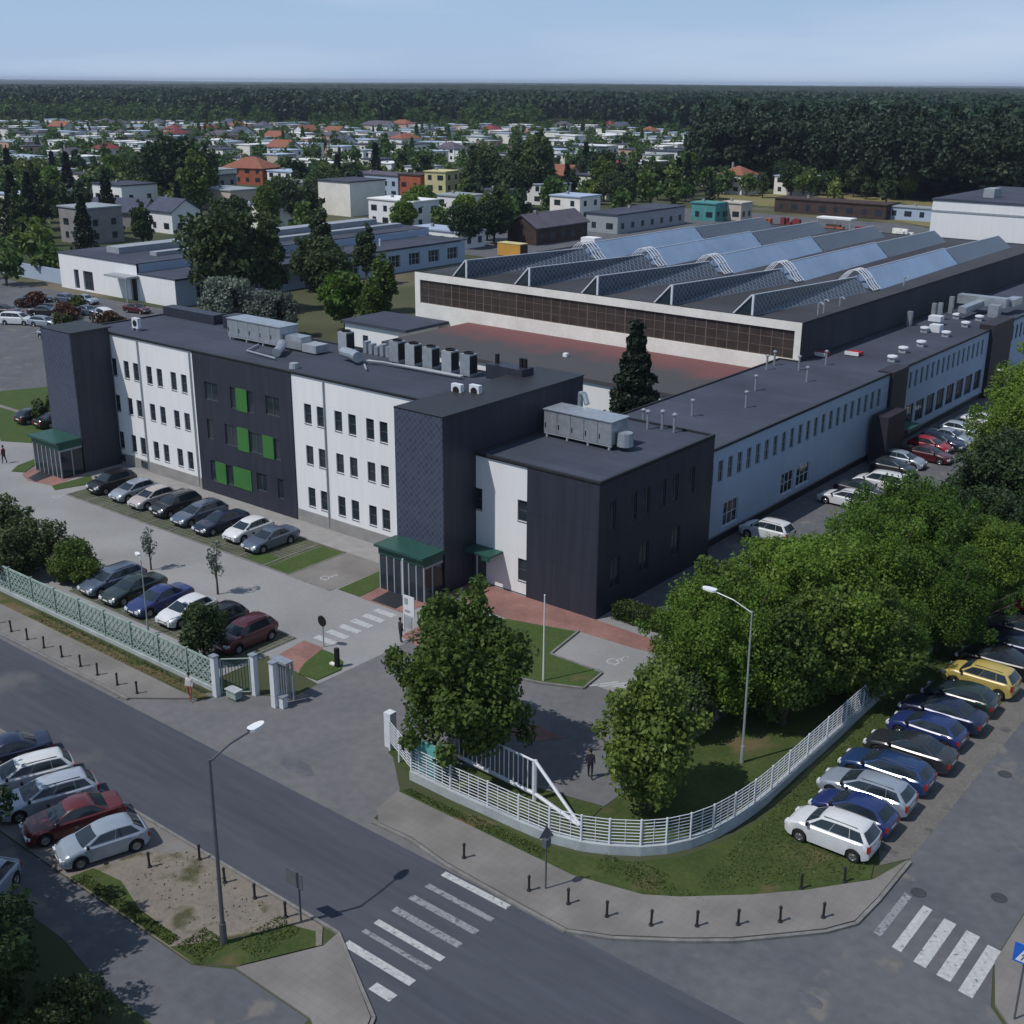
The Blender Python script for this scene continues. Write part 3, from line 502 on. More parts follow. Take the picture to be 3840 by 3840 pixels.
for i in range(5):
    s=-8.03*i; zr=9.83
    def sec(y0,y1,xl0,xr0,rx0,rz0,xl1,xr1,rx1,rz1,mL,mR,open0):
        a=[(xl0+s,y0,zr),(xr0+s,y0,zr),(rx0+s,y0,rz0)]; b=[(xl1+s,y1,zr),(xr1+s,y1,zr),(rx1+s,y1,rz1)]
        sk=MB().quad([a[0],b[0],b[2],a[2]]).quad([b[0],b[1],b[2]],0).build('roof_skylight','roof2',Fa)
        MB().quad([a[1],b[1],b[2],a[2]]).build('glazing',mR,sk)
        MB().path([a[2],b[2]],.05).build('ridge','wmetal',sk)
        if open0:
            MB().tube(a[0],a[2],.08).box(a[1][0]-.13,a[1][0]+.05,y0-.1,y0+.02,zr-.4,rz0).build('end_frame','wmetal',sk)
            MB().quad([(p[0],p[1]+.03,p[2]) for p in a]).build('end_glazing','glass',sk)
        else: MB().quad(a).build('end_glazing','sky_panel' if mR=='sky_panel' else 'lead',sk)
    sec(93.35,112,-50.3,-48.4,-48.6,11.6,-49.9,-46.0,-47.4,11.15,'roof2','lead',True)
    sec(114.2,137,-50.0,-45.8,-47.7,11.55,-50.2,-46.4,-48.1,11.4,'roof2','sky_panel',False)
    sec(137.3,156,-50.2,-46.4,-48.1,11.3,-50.2,-46.6,-48.3,11.1,'roof2','lead',False)
    l=MB()
    for q in range(4):
        y=112.3+q*.55; pts=[(-49.3+s+ (3.6)*t, y, 10.0+1.75*math.sin(pi*min(1,t*.93+.12))) for t in np.linspace(0,1,9)]; l.path(pts,.05,5)
    for t in (0,.25,.5,.75,1):
        x=-49.3+s+3.6*t; z=10.0+1.75*math.sin(pi*min(1,t*.93+.12)); l.tube((x,112.3,z),(x,113.95,z),.045,n=5)
    l.build('roof_ladder','wmetal',Fa)
for j,(x,y,h) in enumerate([(-44.4,97.5,1.0),(-44.4,98.6,1.1),(-44.9,103,.7),(-45.0,118,.8)]):
    tag(MB().path([(x,y,9.8),(x,y,9.8+h),(x+.25,y-.1,9.95+h),(x+.45,y-.1,9.8+h)],.08).build('vent_pipe','galv'),'curved grey vent pipe near the right edge of the factory roof','vent pipe','curved vent pipes at the factory roof edge')
def redroof():
    m,nt,b=new_mat('red_streaked_flat_roof'); N=nt.nodes; Lk=nt.links; b.inputs['Roughness'].default_value=.9
    tc=N.new('ShaderNodeTexCoord'); sp=N.new('ShaderNodeSeparateXYZ'); Lk.new(tc.outputs['Object'],sp.inputs[0])
    n=N.new('ShaderNodeTexNoise'); n.inputs['Scale'].default_value=.22; n.inputs['Detail'].default_value=6; Lk.new(tc.outputs['Object'],n.inputs[0])
    a=N.new('ShaderNodeMath'); a.operation='MULTIPLY_ADD'; a.inputs[1].default_value=13; Lk.new(n.outputs[0],a.inputs[0]); Lk.new(sp.outputs['Y'],a.inputs[2])
    r=N.new('ShaderNodeMapRange'); r.inputs['From Min'].default_value=5.2; r.inputs['From Max'].default_value=10.2; Lk.new(a.outputs[0],r.inputs['Value'])
    cm=N.new('ShaderNodeMix'); cm.data_type='RGBA'; Lk.new(r.outputs[0],cm.inputs['Factor']); cm.inputs[6].default_value=(.060,.058,.064,1); cm.inputs[7].default_value=(.150,.060,.060,1); Lk.new(cm.outputs[2],b.inputs['Base Color']); return m
M['roofred']=redroof()
low=MB().box(-79.8,-45.45,80.6,92.85,0,5.2).build('low_hall','white'); low['label']='low hall with red streaked flat roof between the office roof and the factory front'; low['category']='low hall'
low['_org']=tuple(low.location); MB().box(-80,-45.43,80.4,92.87,5.21,5.5).build('roof','roofred',low); MB().box(-63,-62.6,86,86.4,5.5,5.8).build('roof_vent','white',low)
for i in range(6):
    x=-78+2.35*i; 
    MB().box(x,x+1.2,80.56,80.595,2.2,3.9).build('window','glass',low)
an=tag(MB().box(-91.5,-83.9,86.7,92.8,0,5.0).build('annex','white'),'white annex with grey flat roof at the left end of the red streaked low roof','annex'); an['_org']=tuple(an.location)
MB().box(-91.7,-82.6,86.4,92.85,5.01,5.3).build('roof','roof',an); MB().box(-88.9,-88.2,86.66,86.69,2,4).build('window','glass',an)
wb=thing('white_hall','tall white metal hall behind the right end of the factory roof','hall',(-40,185,0))
w=MB(); wall(w,'y',172,-62.8,-10,0,13.4,[],-1,.2); w.box(-62.8,-62.6,172.01,200,0,13.4); w.box(-62.5,-10,199.8,200,0,13.4); w.build('wall','white',wb); MB().box(-62.85,-10,171.93,171.99,11.9,12.15).build('band','galv2',wb)
MB().box(-62.9,-10,171.9,200.1,13.41,13.7).build('roof','roof',wb); 
for x in (-58,-52,-47,-38): MB().box(x,x+1.5,178,181,13.7,14.9).build('roof_unit','galv2',wb)
# ------------------------------------------------------------------ roof machinery
def ahu(x0,x1,y0,y1,z,h,label,group=None,nseg=5,name='air_handling_unit'):
    t=thing(name,label,'ventilation unit',((x0+x1)/2,(y0+y1)/2,z),group); f=MB()
    for x in np.linspace(x0+.2,x1-.2,4):
        for y in (y0+.1,y1-.1): f.box(x-.06,x+.06,y-.06,y+.06,z-.01,z+.3)
    f.box(x0,x1,y0+.02,y0+.12,z+.2,z+.3).box(x0,x1,y1-.12,y1-.02,z+.2,z+.3); f.build('support_frame','galv2',t)
    xs=np.linspace(x0,x1,nseg+1); b=MB()
    for a,c in zip(xs[:-1],xs[1:]): b.box(a+.02,c-.02,y0,y1,z+.31,z+h-.06)
    b.build('casing','galv',t); MB().box(x0-.05,x1+.05,y0-.06,y1+.06,z+h-.055,z+h).build('lid','galv',t)
    d=MB()
    for a in xs[:-1]: d.box(a+.1,a+.16,y0-.03,y0-.002,z+.6,z+.9)
    d.build('handle','black',t)
    return t
t=ahu(-72.3,-66.4,56.6,58.3,10.37,1.6,'large pale air handling unit on the left half of the office roof')
MB().box(-66.35,-64.6,56.9,57.9,10.5,11.4).build('duct_box','galv',t); MB().box(-64.55,-63.1,56.9,58.1,10.45,11.0).build('duct_box','galv2',t); MB().path([(-66,56.4,10.9),(-65.2,55.5,10.8),(-64.6,54.6,10.7)],.32,10).build('round_duct','galv',t); MB().path([(-68.5,56.3,10.5),(-67.5,54.4,10.5),(-64,54.0,10.5)],.07).build('pipe','galv',t)
t=ahu(-43.3,-38.3,57.3,59.1,8.04,1.75,'silver air handling unit on the roof of the two storey corner block')
MB().path([(-42.8,60.4,8.1),(-42.8,60.4,10.2),(-42.3,60.1,10.3),(-42.0,60.0,9.7)],.17,8).build('exhaust_pipe','galv',t); MB().box(-43.9,-42.6,58.2,60.6,8.3,9.2).build('duct_box','galv2',t); MB().lathe([(0,.5),(.45,.5),(.5,-.3)],(-37.8,58,8.6),n=12).build('round_duct','galv',t)
L6=['leftmost tall condenser cabinet, alone left of the pale annex wall','second tall condenser cabinet from the left on the office roof','third tall condenser cabinet in the rooftop row','fourth tall condenser cabinet in the rooftop row','fifth tall condenser cabinet, next to last of the rooftop row','rightmost tall condenser cabinet of the rooftop row']
for i,x in enumerate([-62.2,-57.2,-55.7,-54.1,-52.4,-50.8]):
    t=thing('condenser_unit',L6[i],'condenser unit',(x,59,10.37),'tall condenser units in a row on the office roof')
    MB().box(x-.42,x+.42,58.6,59.4,10.45,11.85).build('casing','galv' if i%2 else 'galv2',t); MB().lathe([(.12,.0),(.32,.02),(.36,.1),(.3,.1)],(x,59,11.85),n=14).build('fan_ring','black',t)
    MB().box(x+.425,x+.44,58.65,59.35,10.6,11.75).build('coil','black',t); MB().box(x-.4,x-.25,58.65,59.35,10.36,10.44).build('foot','galv2',t); MB().box(x+.25,x+.4,58.65,59.35,10.36,10.44).build('foot','galv2',t)
t=thing('duct_run','tangle of silver ducts and pipes left of the condenser row','duct',(-58.8,57,10.37))
MB().path([(-60.6,57.2,10.9),(-59.5,57.0,10.9),(-58.6,56.6,10.9)],.38,12).build('round_duct','galv',t); MB().path([(-58.4,57.2,10.6),(-57.2,57.6,10.6),(-54,57.8,10.55),(-50.5,57.9,10.55)],.08).path([(-58.4,57.4,10.6),(-54,58.1,10.55),(-50.5,58.1,10.55)],.07).path([(-58,56.6,10.5),(-56.8,55.6,10.5)],.07).build('pipe','galv2',t)
for i in range(7): x=-61+i*.55; MB().box(x-.16,x+.16,59.6,60.1,10.37,11.2-.1*(i%3)).build('duct_box','galv',t)
for i,(x,y,z) in enumerate([(-47.3,53.9,10.37),(-46.3,54.4,10.37),(-80.2,54.2,10.37)]):
    t=thing('small_condenser',['small outdoor unit on the office roof corner, left of the pair','small outdoor unit on the office roof corner, right of the pair','small outdoor unit near the left end of the office roof'][i],'condenser unit',(x,y,z),'small condensers on the office roof')
    MB().box(x-.38,x+.38,y-.16,y+.16,z+.18,z+.95).build('casing','wmetal',t); MB().lathe([(0,-.17),(.26,-.17),(.26,-.165)],(x,y,z+.56),axis='y',n=14).build('fan','black',t); MB().box(x-.3,x-.22,y-.2,y+.2,z-.01,z+.17).box(x+.22,x+.3,y-.2,y+.2,z-.01,z+.17).build('bracket','galv2',t)
t=thing('roof_penthouse','dark boxes with stubby flues at the back right of the office roof','roof structure',(-47.2,60.8,10.37)); MB().box(-49.6,-46.6,59.3,60.5,10.36,11.3).build('casing','dark',t); 
for x in (-49.2,-47.2,-46.9): MB().tube((x,60,11.3),(x,60,11.9),.15).build('flue','black',t)
tag(MB().box(-84,-77.5,59.4,60.5,10.36,11.1).build('roof_penthouse','dark'),'long low dark box along the back left edge of the office roof','roof structure'); tag(MB().box(-76,-74.2,59.1,60.5,10.36,11.35).build('roof_penthouse','dark'),'dark cubic box at the back of the office roof above the white hall','roof structure')
tag(MB().lathe([(0,.35),(.5,.3),(.7,.1),(.7,0)],(-47.1,57.7,10.37),n=14).build('roof_dome','white'),'white dome skylight on the right end of the office roof','skylight'); tag(MB().lathe([(0,.4),(.3,.35),(.35,0)],(-61.2,53.2,10.37),n=12).build('roof_cowl','galv2'),'small round cowl on the office roof above the right white panel','roof cowl')
t=thing('duct_tower','cluster of white ducts on the far end of the long wing roof','duct',(-40,123,6.62))
for (a,b,c,d,e) in ((-42.5,-42.1,119.5,119.9,1.6),(-41.9,-41.5,119.5,119.9,1.7),(-42.4,-42.0,124,124.4,1.7),(-43,-42.6,114.5,115,1.4),(-38.6,-37.6,124.5,125.5,1.2)): MB().box(a,b,c,d,6.6,6.6+e).build('riser','galv',t)
MB().box(-42.3,-37.4,126,127.2,7.4,8.3).box(-40.4,-39.6,121,126,7.3,7.9).box(-38,-37,127.4,130,7.4,8.1).build('duct_box','galv',t); MB().box(-41.6,-40.4,116.4,117.4,7,7.5).build('duct_box','wmetal',t); MB().box(-40.2,-39.2,113,114,6.6,7.3).build('duct_box','wmetal',t)
# ------------------------------------------------------------------ long white hall at the left rear
Lh=thing('white_hall','long white flat roofed hall with stepped dark roofs at the left, behind the office','hall',(-150,115,0))
LHh=[(-158.5,-157.3,.2,2.9),(-156.2,-153.8,.2,2.9)]
w=MB(); wall(w,'y',97.6,-162,-143.2,0,4.9,LHh+[(-144.9,-143.4,0,3.1)],-1,.3); wall(w,'y',97.65,-143.2,-135,0,3.6,[],-1,.2); w.build('wall','white',Lh,fixn=False)
for h in LHh: window(Lh,'y',97.6,h,-1,.3,bars=(3,1),sill=False)
MB().box(-144.9,-143.4,97.95,98.1,0,3.1).build('door','black',Lh); MB().box(-148,-142.8,95.6,97.58,3.2,3.45).box(-143.3,-143.15,95.7,95.85,0,3.2).build('door_canopy','galv2',Lh)
SWh=[(101+4.6*i,103.6+4.6*i,.8,2.7) for i in range(12)]
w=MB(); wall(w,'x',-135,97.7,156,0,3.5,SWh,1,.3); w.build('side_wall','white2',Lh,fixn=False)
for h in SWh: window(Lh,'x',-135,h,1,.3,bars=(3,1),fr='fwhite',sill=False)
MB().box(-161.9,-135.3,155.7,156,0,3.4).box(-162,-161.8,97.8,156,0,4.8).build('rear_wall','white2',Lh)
r=MB().prism([(-162.2,97.5),(-143.2,97.5),(-143.2,156.2),(-162.2,156.2)],4.92,5.05).prism([(-143.1,97.6),(-134.8,97.6),(-134.8,156.2),(-143.1,156.2)],3.62,3.8).build('roof','roof',Lh)
MB().box(-156.5,-153.5,102,154,5.06,5.9).box(-149,-147.5,104,154,5.06,5.6).build('roof_skylight','galv2',r); MB().box(-143.16,-143.1,97.9,156,3.82,4.9).build('upstand','white2',r)
for y in (110,118,127,140): MB().tube((-139,y,3.8),(-139,y,4.9),.16).build('vent_pipe','wmetal',r)
tag(MB().box(-200,-163.6,99,99.25,0,2.1).build('boundary_wall','white2'),'long pale boundary wall left of the white hall','boundary wall')
# ------------------------------------------------------------------ houses
def house(x,y,w,d,h,rz,wm,rm,kind,label,cat='house',group=None,near=True,name='house'):
    """metre-built house: flat | gable | hip roof, windows as parts"""
    t=thing(name,label,cat,(x,y,0),group,rz=rz,local=True); k=1
    wl=MB().box(-w/2,w/2,-d/2,d/2,0,h).build('wall',wm,t,k=1)
    if kind=='flat':
        MB().box(-w/2-.25,w/2+.25,-d/2-.25,d/2+.25,h+.003,h+.3).build('roof',rm,t,k=1)
    elif kind=='gable':
        MB().extr([(-d/2-.4,h-.15),(0,h+d*.32),(d/2+.4,h-.15),(d/2+.4,h-.02+.1),(0,h+d*.32+.22),(-d/2-.4,h+.08)],'x',-w/2-.4,w/2+.4).build('roof',rm,t,k=1)
        MB().quad([(-w/2,-d/2,h),(-w/2,d/2,h),(-w/2,0,h+d*.31)]).quad([(w/2,-d/2,h),(w/2,d/2,h),(w/2,0,h+d*.31)]).build('gable_wall',wm,t,k=1,fixn=False)
    else:
        z=h+d*.28; e=.4; a=[(-w/2-e,-d/2-e,h),(w/2+e,-d/2-e,h),(w/2+e,d/2+e,h),(-w/2-e,d/2+e,h)]; q=(w-d)/2 if w>d+1 else .5
        b=[(-q,0,z),(q,0,z)]
        MB().quad([a[0],a[1],b[1],b[0]]).quad([a[2],a[3],b[0],b[1]]).quad([a[1],a[2],b[1]]).quad([a[3],a[0],b[0]]).quad(a[::-1]).build('roof',rm,t,k=1)
    if near:
        fl=max(1,int(h//2.7))
        nw=max(2,int(w//3.6)); nd=max(2,int(d//3.8))
        for f in range(fl):
            z=1.0+f*2.8
            for i in range(nw):
                cx=-w/2+w*(i+.5)/nw; ww=.6+.35*((i+f)%2)
                MB().box(cx-ww,cx+ww,-d/2-.06,-d/2-.01,z,z+1.35).build('window','glass',t,k=1)
            for i in range(nd):
                cy=-d/2+d*(i+.5)/nd; MB().box(w/2+.01,w/2+.06,cy-.6,cy+.6,z,z+1.35).build('window','glass',t,k=1)
        MB().box(-w/4-.3,-w/4+.3,-.3,.3,h+.3,h+(1.0 if kind=='flat' else d*.32+.7)).build('chimney','plinth',t,k=1)
    return t
M['orange']=mat('orange_roof_tiles',(.25,.10,.065),.85,.2,1.); M['terr']=mat('terracotta_wall',(.34,.10,.055),.85,.15,.5); M['yell']=mat('yellow_render',(.55,.50,.27),.85,.1,.5); M['grayw']=mat('bare_grey_render',(.26,.25,.25),.9,.15,.5); M['slate']=mat('slate_blue_roof',(.06,.07,.11),.7,.2,.5); M['beige']=mat('beige_render',(.48,.43,.37),.85,.1,.5); M['pink']=mat('pink_render',(.5,.32,.27),.85,.1,.5); M['mint']=mat('mint_render',(.36,.48,.40),.85,.1,.5); M['tshed']=mat('teal_shed',(.07,.25,.25),.7,.2,.5); M['brown']=mat('brown_boards',(.06,.04,.035),.85,.3,.8); M['violet']=mat('violet_grey_roof',(.10,.09,.12),.8,.2,.5); M['ocont']=mat('ochre_container',(.55,.30,.06),.6,.1,.5); M['rustred']=mat('dark_red_roof',(.20,.04,.045),.8,.2,.4)
NH=[(-245,166,13,11,7.4,0,'white','roof','flat','white cube house with flat roof and side balcony at the left, above the long hall'),
(-224,151,14,9,3.4,.5,'grayw','slate','gable','low building with steep slate blue roof in front of the white cube house'),
(-207,151,9,8,4.9,0,'white','slate','gable','small bright white gable house with dark roof behind the long hall'),
(-205,131,10,9,7.4,0,'grayw','galv2','flat','bare grey two storey house between dark trees at the left'),
(-290,240,16,12,5.4,.3,'terr','orange','hip','house with large orange tiled hip roof among the trees'),
(-236,188,14,10,5.2,0,'beige','galv2','flat','beige house with dark windows half hidden by trees left of the tall oak'),
(-206,199,12,13,8.6,0,'cream','roof','flat','tall plain white house end with a dark arch above the long hall roofs'),
(-232,236,22,11,6.6,0,'white2','violet','flat','pale grey terrace house with wide dark windows beside the terracotta house'),
(-219,236,9,10,7.2,0,'terr','brown','flat','terracotta red house block at the end of the terrace'),
(-209,233,7,8,8.8,.2,'yell','yell','flat','narrow yellow house right of the terracotta one'),
(-152.5,171,16,7,3.3,0,'white','white2','flat','low white garage with green doors left of the ochre container'),
(-142.5,189,19,8,3.6,pi/2,'brown','violet','gable','long dark shed with violet grey roof'),
(-142,219,9,30,4.2,0,'galv2','roof','flat','low hall with white fascia and row of dark side windows'),
(-138,242,7,6,4.3,0,'tshed','tshed','flat','teal painted shed behind the factory skylights'),
(-134,247,6,6,4.3,0,'beige','beige','flat','small beige block building beside the teal shed'),
(-122,272,32,8,3.6,0,'brown','brown','flat','long dark brown shed at the edge of the dry field'),
(-98,273,26,4,3.2,0,'white2','galv2','flat','long low pale shed in front of the forest edge'),
(-186,327,22,12,4.4,-.2,'grayw','galv2','flat','long pale grey building at the forest edge'),
(-196,294,10,9,5.5,0,'white','white2','flat','white bungalow with overhanging flat roof near the forest'),
(-214,318,10,9,5.,0,'beige','rustred','hip','house with dark red hip roof near the forest'),
(-222,300,8,8,5.,0,'mint','white2','flat','mint green house below the red roofed one'),
(-250,330,8,7,6.0,0,'violet','violet','flat','violet grey slim house between the big trees'),
(-262,205,9,8,6.6,.1,'grayw','roof','flat','dull grey two storey house at the left edge behind the poplars'),
(-270,166,8,8,3.9,.2,'beige','roof','flat','small beige house between dark trees at the left edge')]
for h in NH: 
    t=house(h[0],h[1],h[2]/1.0,h[3],h[4],h[5],h[6],h[7],h[8],h[9],'shed' if 'shed' in h[9] else 'house',near='plain white' not in h[9])
t=thing('container','ochre shipping container beside dark trees behind the factory','container',(-133.5,167,0)); MB().box(-136,-131,165.8,168,.1,2.2).build('body','ocont',t); MB().box(-136.05,-130.95,165.75,168.05,2.21,2.3).build('roof','yell',t); MB().box(-130.95,-130.9,166,167.8,.3,2.1).build('door','brown',t)
t=thing('box_trailer','white box trailer in the yard behind the factory','trailer',(-128.3,183,0)); MB().box(-129.8,-126.8,182,184.4,.5,2.2).build('body','white',t); [MB().lathe([(0,-.1),(.35,-.1),(.35,.1),(0,.1)],(x,182,.35),axis='y').build('wheel','tyre',t) for x in (-129,-127.5)]
t=thing('white_awning','long white flat awning behind the factory skylights','awning',(-108,241,0)); MB().box(-111.5,-104,240,243,2.4,2.7).build('roof','white',t); [MB().box(x,x+.2,240.1,240.3,0,2.39).build('post','galv2',t) for x in (-111.3,-107.5,-104.3)]
for i,(x,y) in enumerate([(-101,226),(-97,229),(-93,224),(-104,231),(-120,232),(-116,236),(-90,231)]):
    mb=MB()
    for q in range(14):
        a=random.uniform(0,2*pi); r=random.uniform(0,2); s=random.uniform(.4,1.0); mb.box(x+r*math.cos(a)-s,x+r*math.cos(a)+s,y+r*math.sin(a)-s*.6,y+r*math.sin(a)+s*.6,0,random.uniform(.5,2.6))
    tag(mb.build('scrap_pile',['terr','rustred','cream','bark'][i%4]),['brick red','dark red','pale','brown','orange brown','deep red','cream coloured'][i]+' pile of stacked material in the yard behind the factory','material pile','piles of material behind the factory')
# town
cols=['white','white','cream','white','beige','pink','white','cream','white','cream','white','mint']; cn={'white':'white','cream':'cream','white2':'pale grey','beige':'beige','pink':'pinkish','mint':'mint','yell':'yellow','grayw':'grey'}
HP={}
occ=[(h[0],h[1]) for h in NH]
cands=[]
yawc=math.radians(38.6)
def cam_uv(x,y):   # plan -> distance ahead, lateral
    return (-math.sin(yawc)*x+math.cos(yawc)*y, math.cos(yawc)*x+math.sin(yawc)*y)
for i in range(40):
    for j in range(44):
        dist=255+i*18.5; lat=-460+j*23+RNG.uniform(-5,5)+(i%2)*11; dd=dist+RNG.uniform(-5,5)
        lim=dd*.46
        if abs(lat)>lim: continue
        edge=95+ (dd-255)*.02 if dd<600 else 95-(dd-600)*.12
        if lat>edge: continue
        if dd<330 and lat>15: continue
        if RNG.random()<(.30 if dd<560 else .15): continue
        x=-math.sin(yawc)*dd+math.cos(yawc)*lat; y=math.cos(yawc)*dd+math.sin(yawc)*lat
        if any((x-a)**2+(y-b)**2<18**2 for a,b in occ): continue
        cands.append((dd,lat,x,y))
cands=cands[:285]
bands={}
for dd,lat,x,y in cands:
    bd='near' if dd<390 else ('middle' if dd<560 else 'far'); bands.setdefault(bd,[]).append((lat/dd,dd,x,y))
protoH={}
ordn=lambda n:str(n)+('th' if 10<=n%100<=20 else {1:'st',2:'nd',3:'rd'}.get(n%10,'th'))
for bd,L in bands.items():
    L.sort(); cnt={}
    for (_,dd,x,y) in L:
        wm=cols[RNG.integers(len(cols))]; rt='flat' if RNG.random()<.9 else ('hip' if RNG.random()<.5 else 'gable'); rm={'flat':['white2','roof','galv2','white'][RNG.integers(4)],'hip':['orange','rustred','violet'][RNG.integers(3)],'gable':['orange','slate','violet'][RNG.integers(3)]}[rt]
        v=int(RNG.integers(3)); key=(wm,rt,rm,v,bd=='far'); kk=(wm,rt); cnt[kk]=cnt.get(kk,0)+1
        lab=f"{ordn(cnt[kk])} {cn[wm]} {'flat' if rt=='flat' else rt} roofed house from the left in the {bd} suburb rows"
        if key not in protoH:
            W_,D_,H_=[(9.5,9,6.0),(12,9,5.6),(15,9,6.4)][v]
            t=house(x,y,W_,D_,H_,0,wm,rm,rt,lab,'house','houses of the suburb',near=bd!='far'); protoH[key]=t
        else:
            t=copytree(protoH[key]); t.location=(x*K,y*K,0); t['label']=lab
        t.rotation_euler=(0,0,RNG.choice([0,0,0,pi/2,.1,-.12])); occ.append((x,y))
# ------------------------------------------------------------------ fences
# pale green lattice fence (left)
lf=thing('lattice_fence','pale green concrete lattice fence along the pavement at the left','fence',(-75,32.8,0))
MB().box(-110,-44.6,32.68,32.92,0,.22).build('base','fbase',lf)
pan=None; px=-44.62; npan=0
while px>-108 and npan<28:
    x1=px; x0=px-2.3
    if pan is None:
        b=MB(); b.box(x0,x1,32.76,32.84,1.60,1.70).box(x0,x1,32.76,32.84,.24,.32); c=.36
        n=int(2.3/c)
        for i in range(n+1):
            x=x0+i*2.3/n; b.box(x-.02,x+.02,32.775,32.825,.32,1.6)
        for s in (1,-1):
            for i in range(-4,n+1):
                pts=[]
                xa=x0+i*2.3/n; xb=xa+1.28; za,zb=(.32,1.6) if s==1 else (1.6,.32)
                ta=max(0,(x0-xa)/1.28); tb=min(1,(x1-xa)/1.28)
                if tb-ta<.1: continue
                b.tube((xa+1.28*ta,32.8,za+(zb-za)*ta),(xa+1.28*tb,32.8,za+(zb-za)*tb),.042,n=4)
        for i in range(3): z=.6+.33*i; b.box(x0,x1,32.78,32.82,z-.02,z+.02)
        pan=b.build('lattice_panel','lattice',lf); fp=MB().box(x0-.08,x0,32.72,32.88,0,1.78).build('post','lattice',lf); first=px
        base_m=(pan.location.x,fp.location.x)
    else:
        for o in (pan,fp):
            c=o.copy(); C.objects.link(c); c.parent=lf; c.location.x=(px-first)*K
    px-=2.38; npan+=1
# curved white fence (right)
FW=[(-34.2,34.15),(-33.2,33.7),(-31.9,33.1),(-29.6,33.05),(-27.6,33.1),(-26.0,33.12),(-24.5,33.2),(-23.2,33.55),(-22.2,34.05),(-21.2,34.75),(-20.5,35.5),(-19.95,36.4),(-19.55,37.5),(-19.3,38.8),(-19.15,40.2),(-19.1,41.6),(-19.1,43.2),(-19.1,45),(-19.1,47),(-19.1,49),(-19.1,51),(-19.1,54),(-19.1,57),(-19.1,60),(-19.1,64),(-19.1,68),(-19.1,72)]
cf=thing('rail_fence','curved white rail fence on a low concrete wall round the street corner','fence',(-24,35,0))
def offs(pts,d):
    o=[]
    for i,p in enumerate(pts):
        a=Vector(pts[max(0,i-1)]);b=Vector(pts[min(len(pts)-1,i+1)]); t=(b-a).normalized(); o.append((p[0]-t.y*d,p[1]+t.x*d))
    return o
i0=2
A_=offs(FW[i0:],.13); B_=offs(FW[i0:],-.13); b=MB()
for i in range(len(A_)-1): 
    b.quad([(*A_[i],.42),(*A_[i+1],.42),(*B_[i+1],.42),(*B_[i],.42)]).quad([(*B_[i],0),(*B_[i+1],0),(*B_[i+1],.42),(*B_[i],.42)]).quad([(*A_[i],0),(*A_[i+1],0),(*A_[i+1],.42),(*A_[i],.42)])
b.build('base_wall','fbase',cf)
for (x,y) in FW: MB().box(x-.035,x+.035,y-.035,y+.035,.0,1.58).build('post','wmetal',cf)
for q in range(8): MB().path([(x,y,.52+.145*q) for x,y in FW],.018,5).build('rail','wmetal',cf)
vb=MB()
for (a,c) in zip(FW[:-1],FW[1:]):
    L=math.dist(a,c); n=max(2,int(L/.42))
    for i in range(1,n): t=i/n; vb.box(a[0]+(c[0]-a[0])*t-.012,a[0]+(c[0]-a[0])*t+.012,a[1]+(c[1]-a[1])*t-.012,a[1]+(c[1]-a[1])*t+.012,.45,1.56)
struct(vb.build('thin_bars','wmetal',cf),'stuff')
tb=thing('information_board','teal board fixed behind the fence at the gateway','board',(-31.2,33.4,0)); MB().box(-31.9,-30.6,33.32,33.38,.35,1.9).build('panel','tealboard',tb); MB().box(-32.0,-31.9,33.28,33.4,0,2.0).box(-30.6,-30.5,33.28,33.4,0,2.0).build('post','teal',tb)
tag(MB().box(-34.7,-34.3,34.3,34.7,0,1.75).build('gate_pillar','wmetal'),'white gate pillar at the right side of the gateway beside the big maple','gate pillar','white gate pillars')
# sliding gate
sg=thing('sliding_gate','white sliding gate leaf with slanted brace behind the curved fence','gate',(-27,35.0,0))
G0=Vector((-31.5,35.35,0));G1=Vector((-26.7,35.1,0));G2=Vector((-23.9,34.45,0))
MB().tube(G0+Vector((0,0,.35)),G1+Vector((0,0,.35)),.09,n=6).tube(G1+Vector((0,0,.35)),G2+Vector((0,0,.32)),.09,n=6).build('bottom_beam','wmetal',sg); MB().tube(G1,G1+Vector((0,0,1.95)),.10,n=6).build('end_post','wmetal',sg)
MB().tube(G1+Vector((0,0,1.92)),G2+Vector((0,0,.34)),.075,n=6).build('brace','wmetal',sg); MB().tube(G0+Vector((0,0,1.9)),G1+Vector((0,0,1.9)),.05,n=6).build('top_rail','wmetal',sg)
for i in range(18): p=G0.lerp(G1,(i+.5)/18); MB().tube(p+Vector((0,0,.36)),p+Vector((0,0,1.88)),.028,n=5).build('picket','wmetal',sg)
# left gate group
for i,(x,y,h) in enumerate([(-44.4,32.5,2.15),(-43.05,33.8,2.15),(-41.35,33.6,2.35)]):
    p=thing('gate_pillar','pale square gate pillar '+['at the end of the lattice fence','in the middle of the pedestrian gate','nearest the driveway, the tallest'][i],'gate pillar',(x,y,0),'white gate pillars'); MB().box(x-.15,x+.15,y-.13,y+.13,0,h).build('shaft','wmetal',p); MB().box(x-.19,x+.19,y-.17,y+.17,h+.001,h+.08).build('cap','galv',p)
t=thing('pedestrian_gate','green wire pedestrian gate between white pillars','gate',(-43.7,33.1,0)); a=Vector((-44.2,32.7,0)); c=Vector((-43.2,33.65,0))
MB().path([a+Vector((0,0,.2)),c+Vector((0,0,.2)),c+Vector((0,0,2.0)),a+Vector((0,0,2.0)),a+Vector((0,0,.2))],.04).build('frame','lattice',t); mb=MB()
for i in range(9): p=a.lerp(c,(i+.5)/9); mb.tube(p+Vector((0,0,.2)),p+Vector((0,0,2)),.02,n=4)
mb.build('mesh_infill','teal',t)
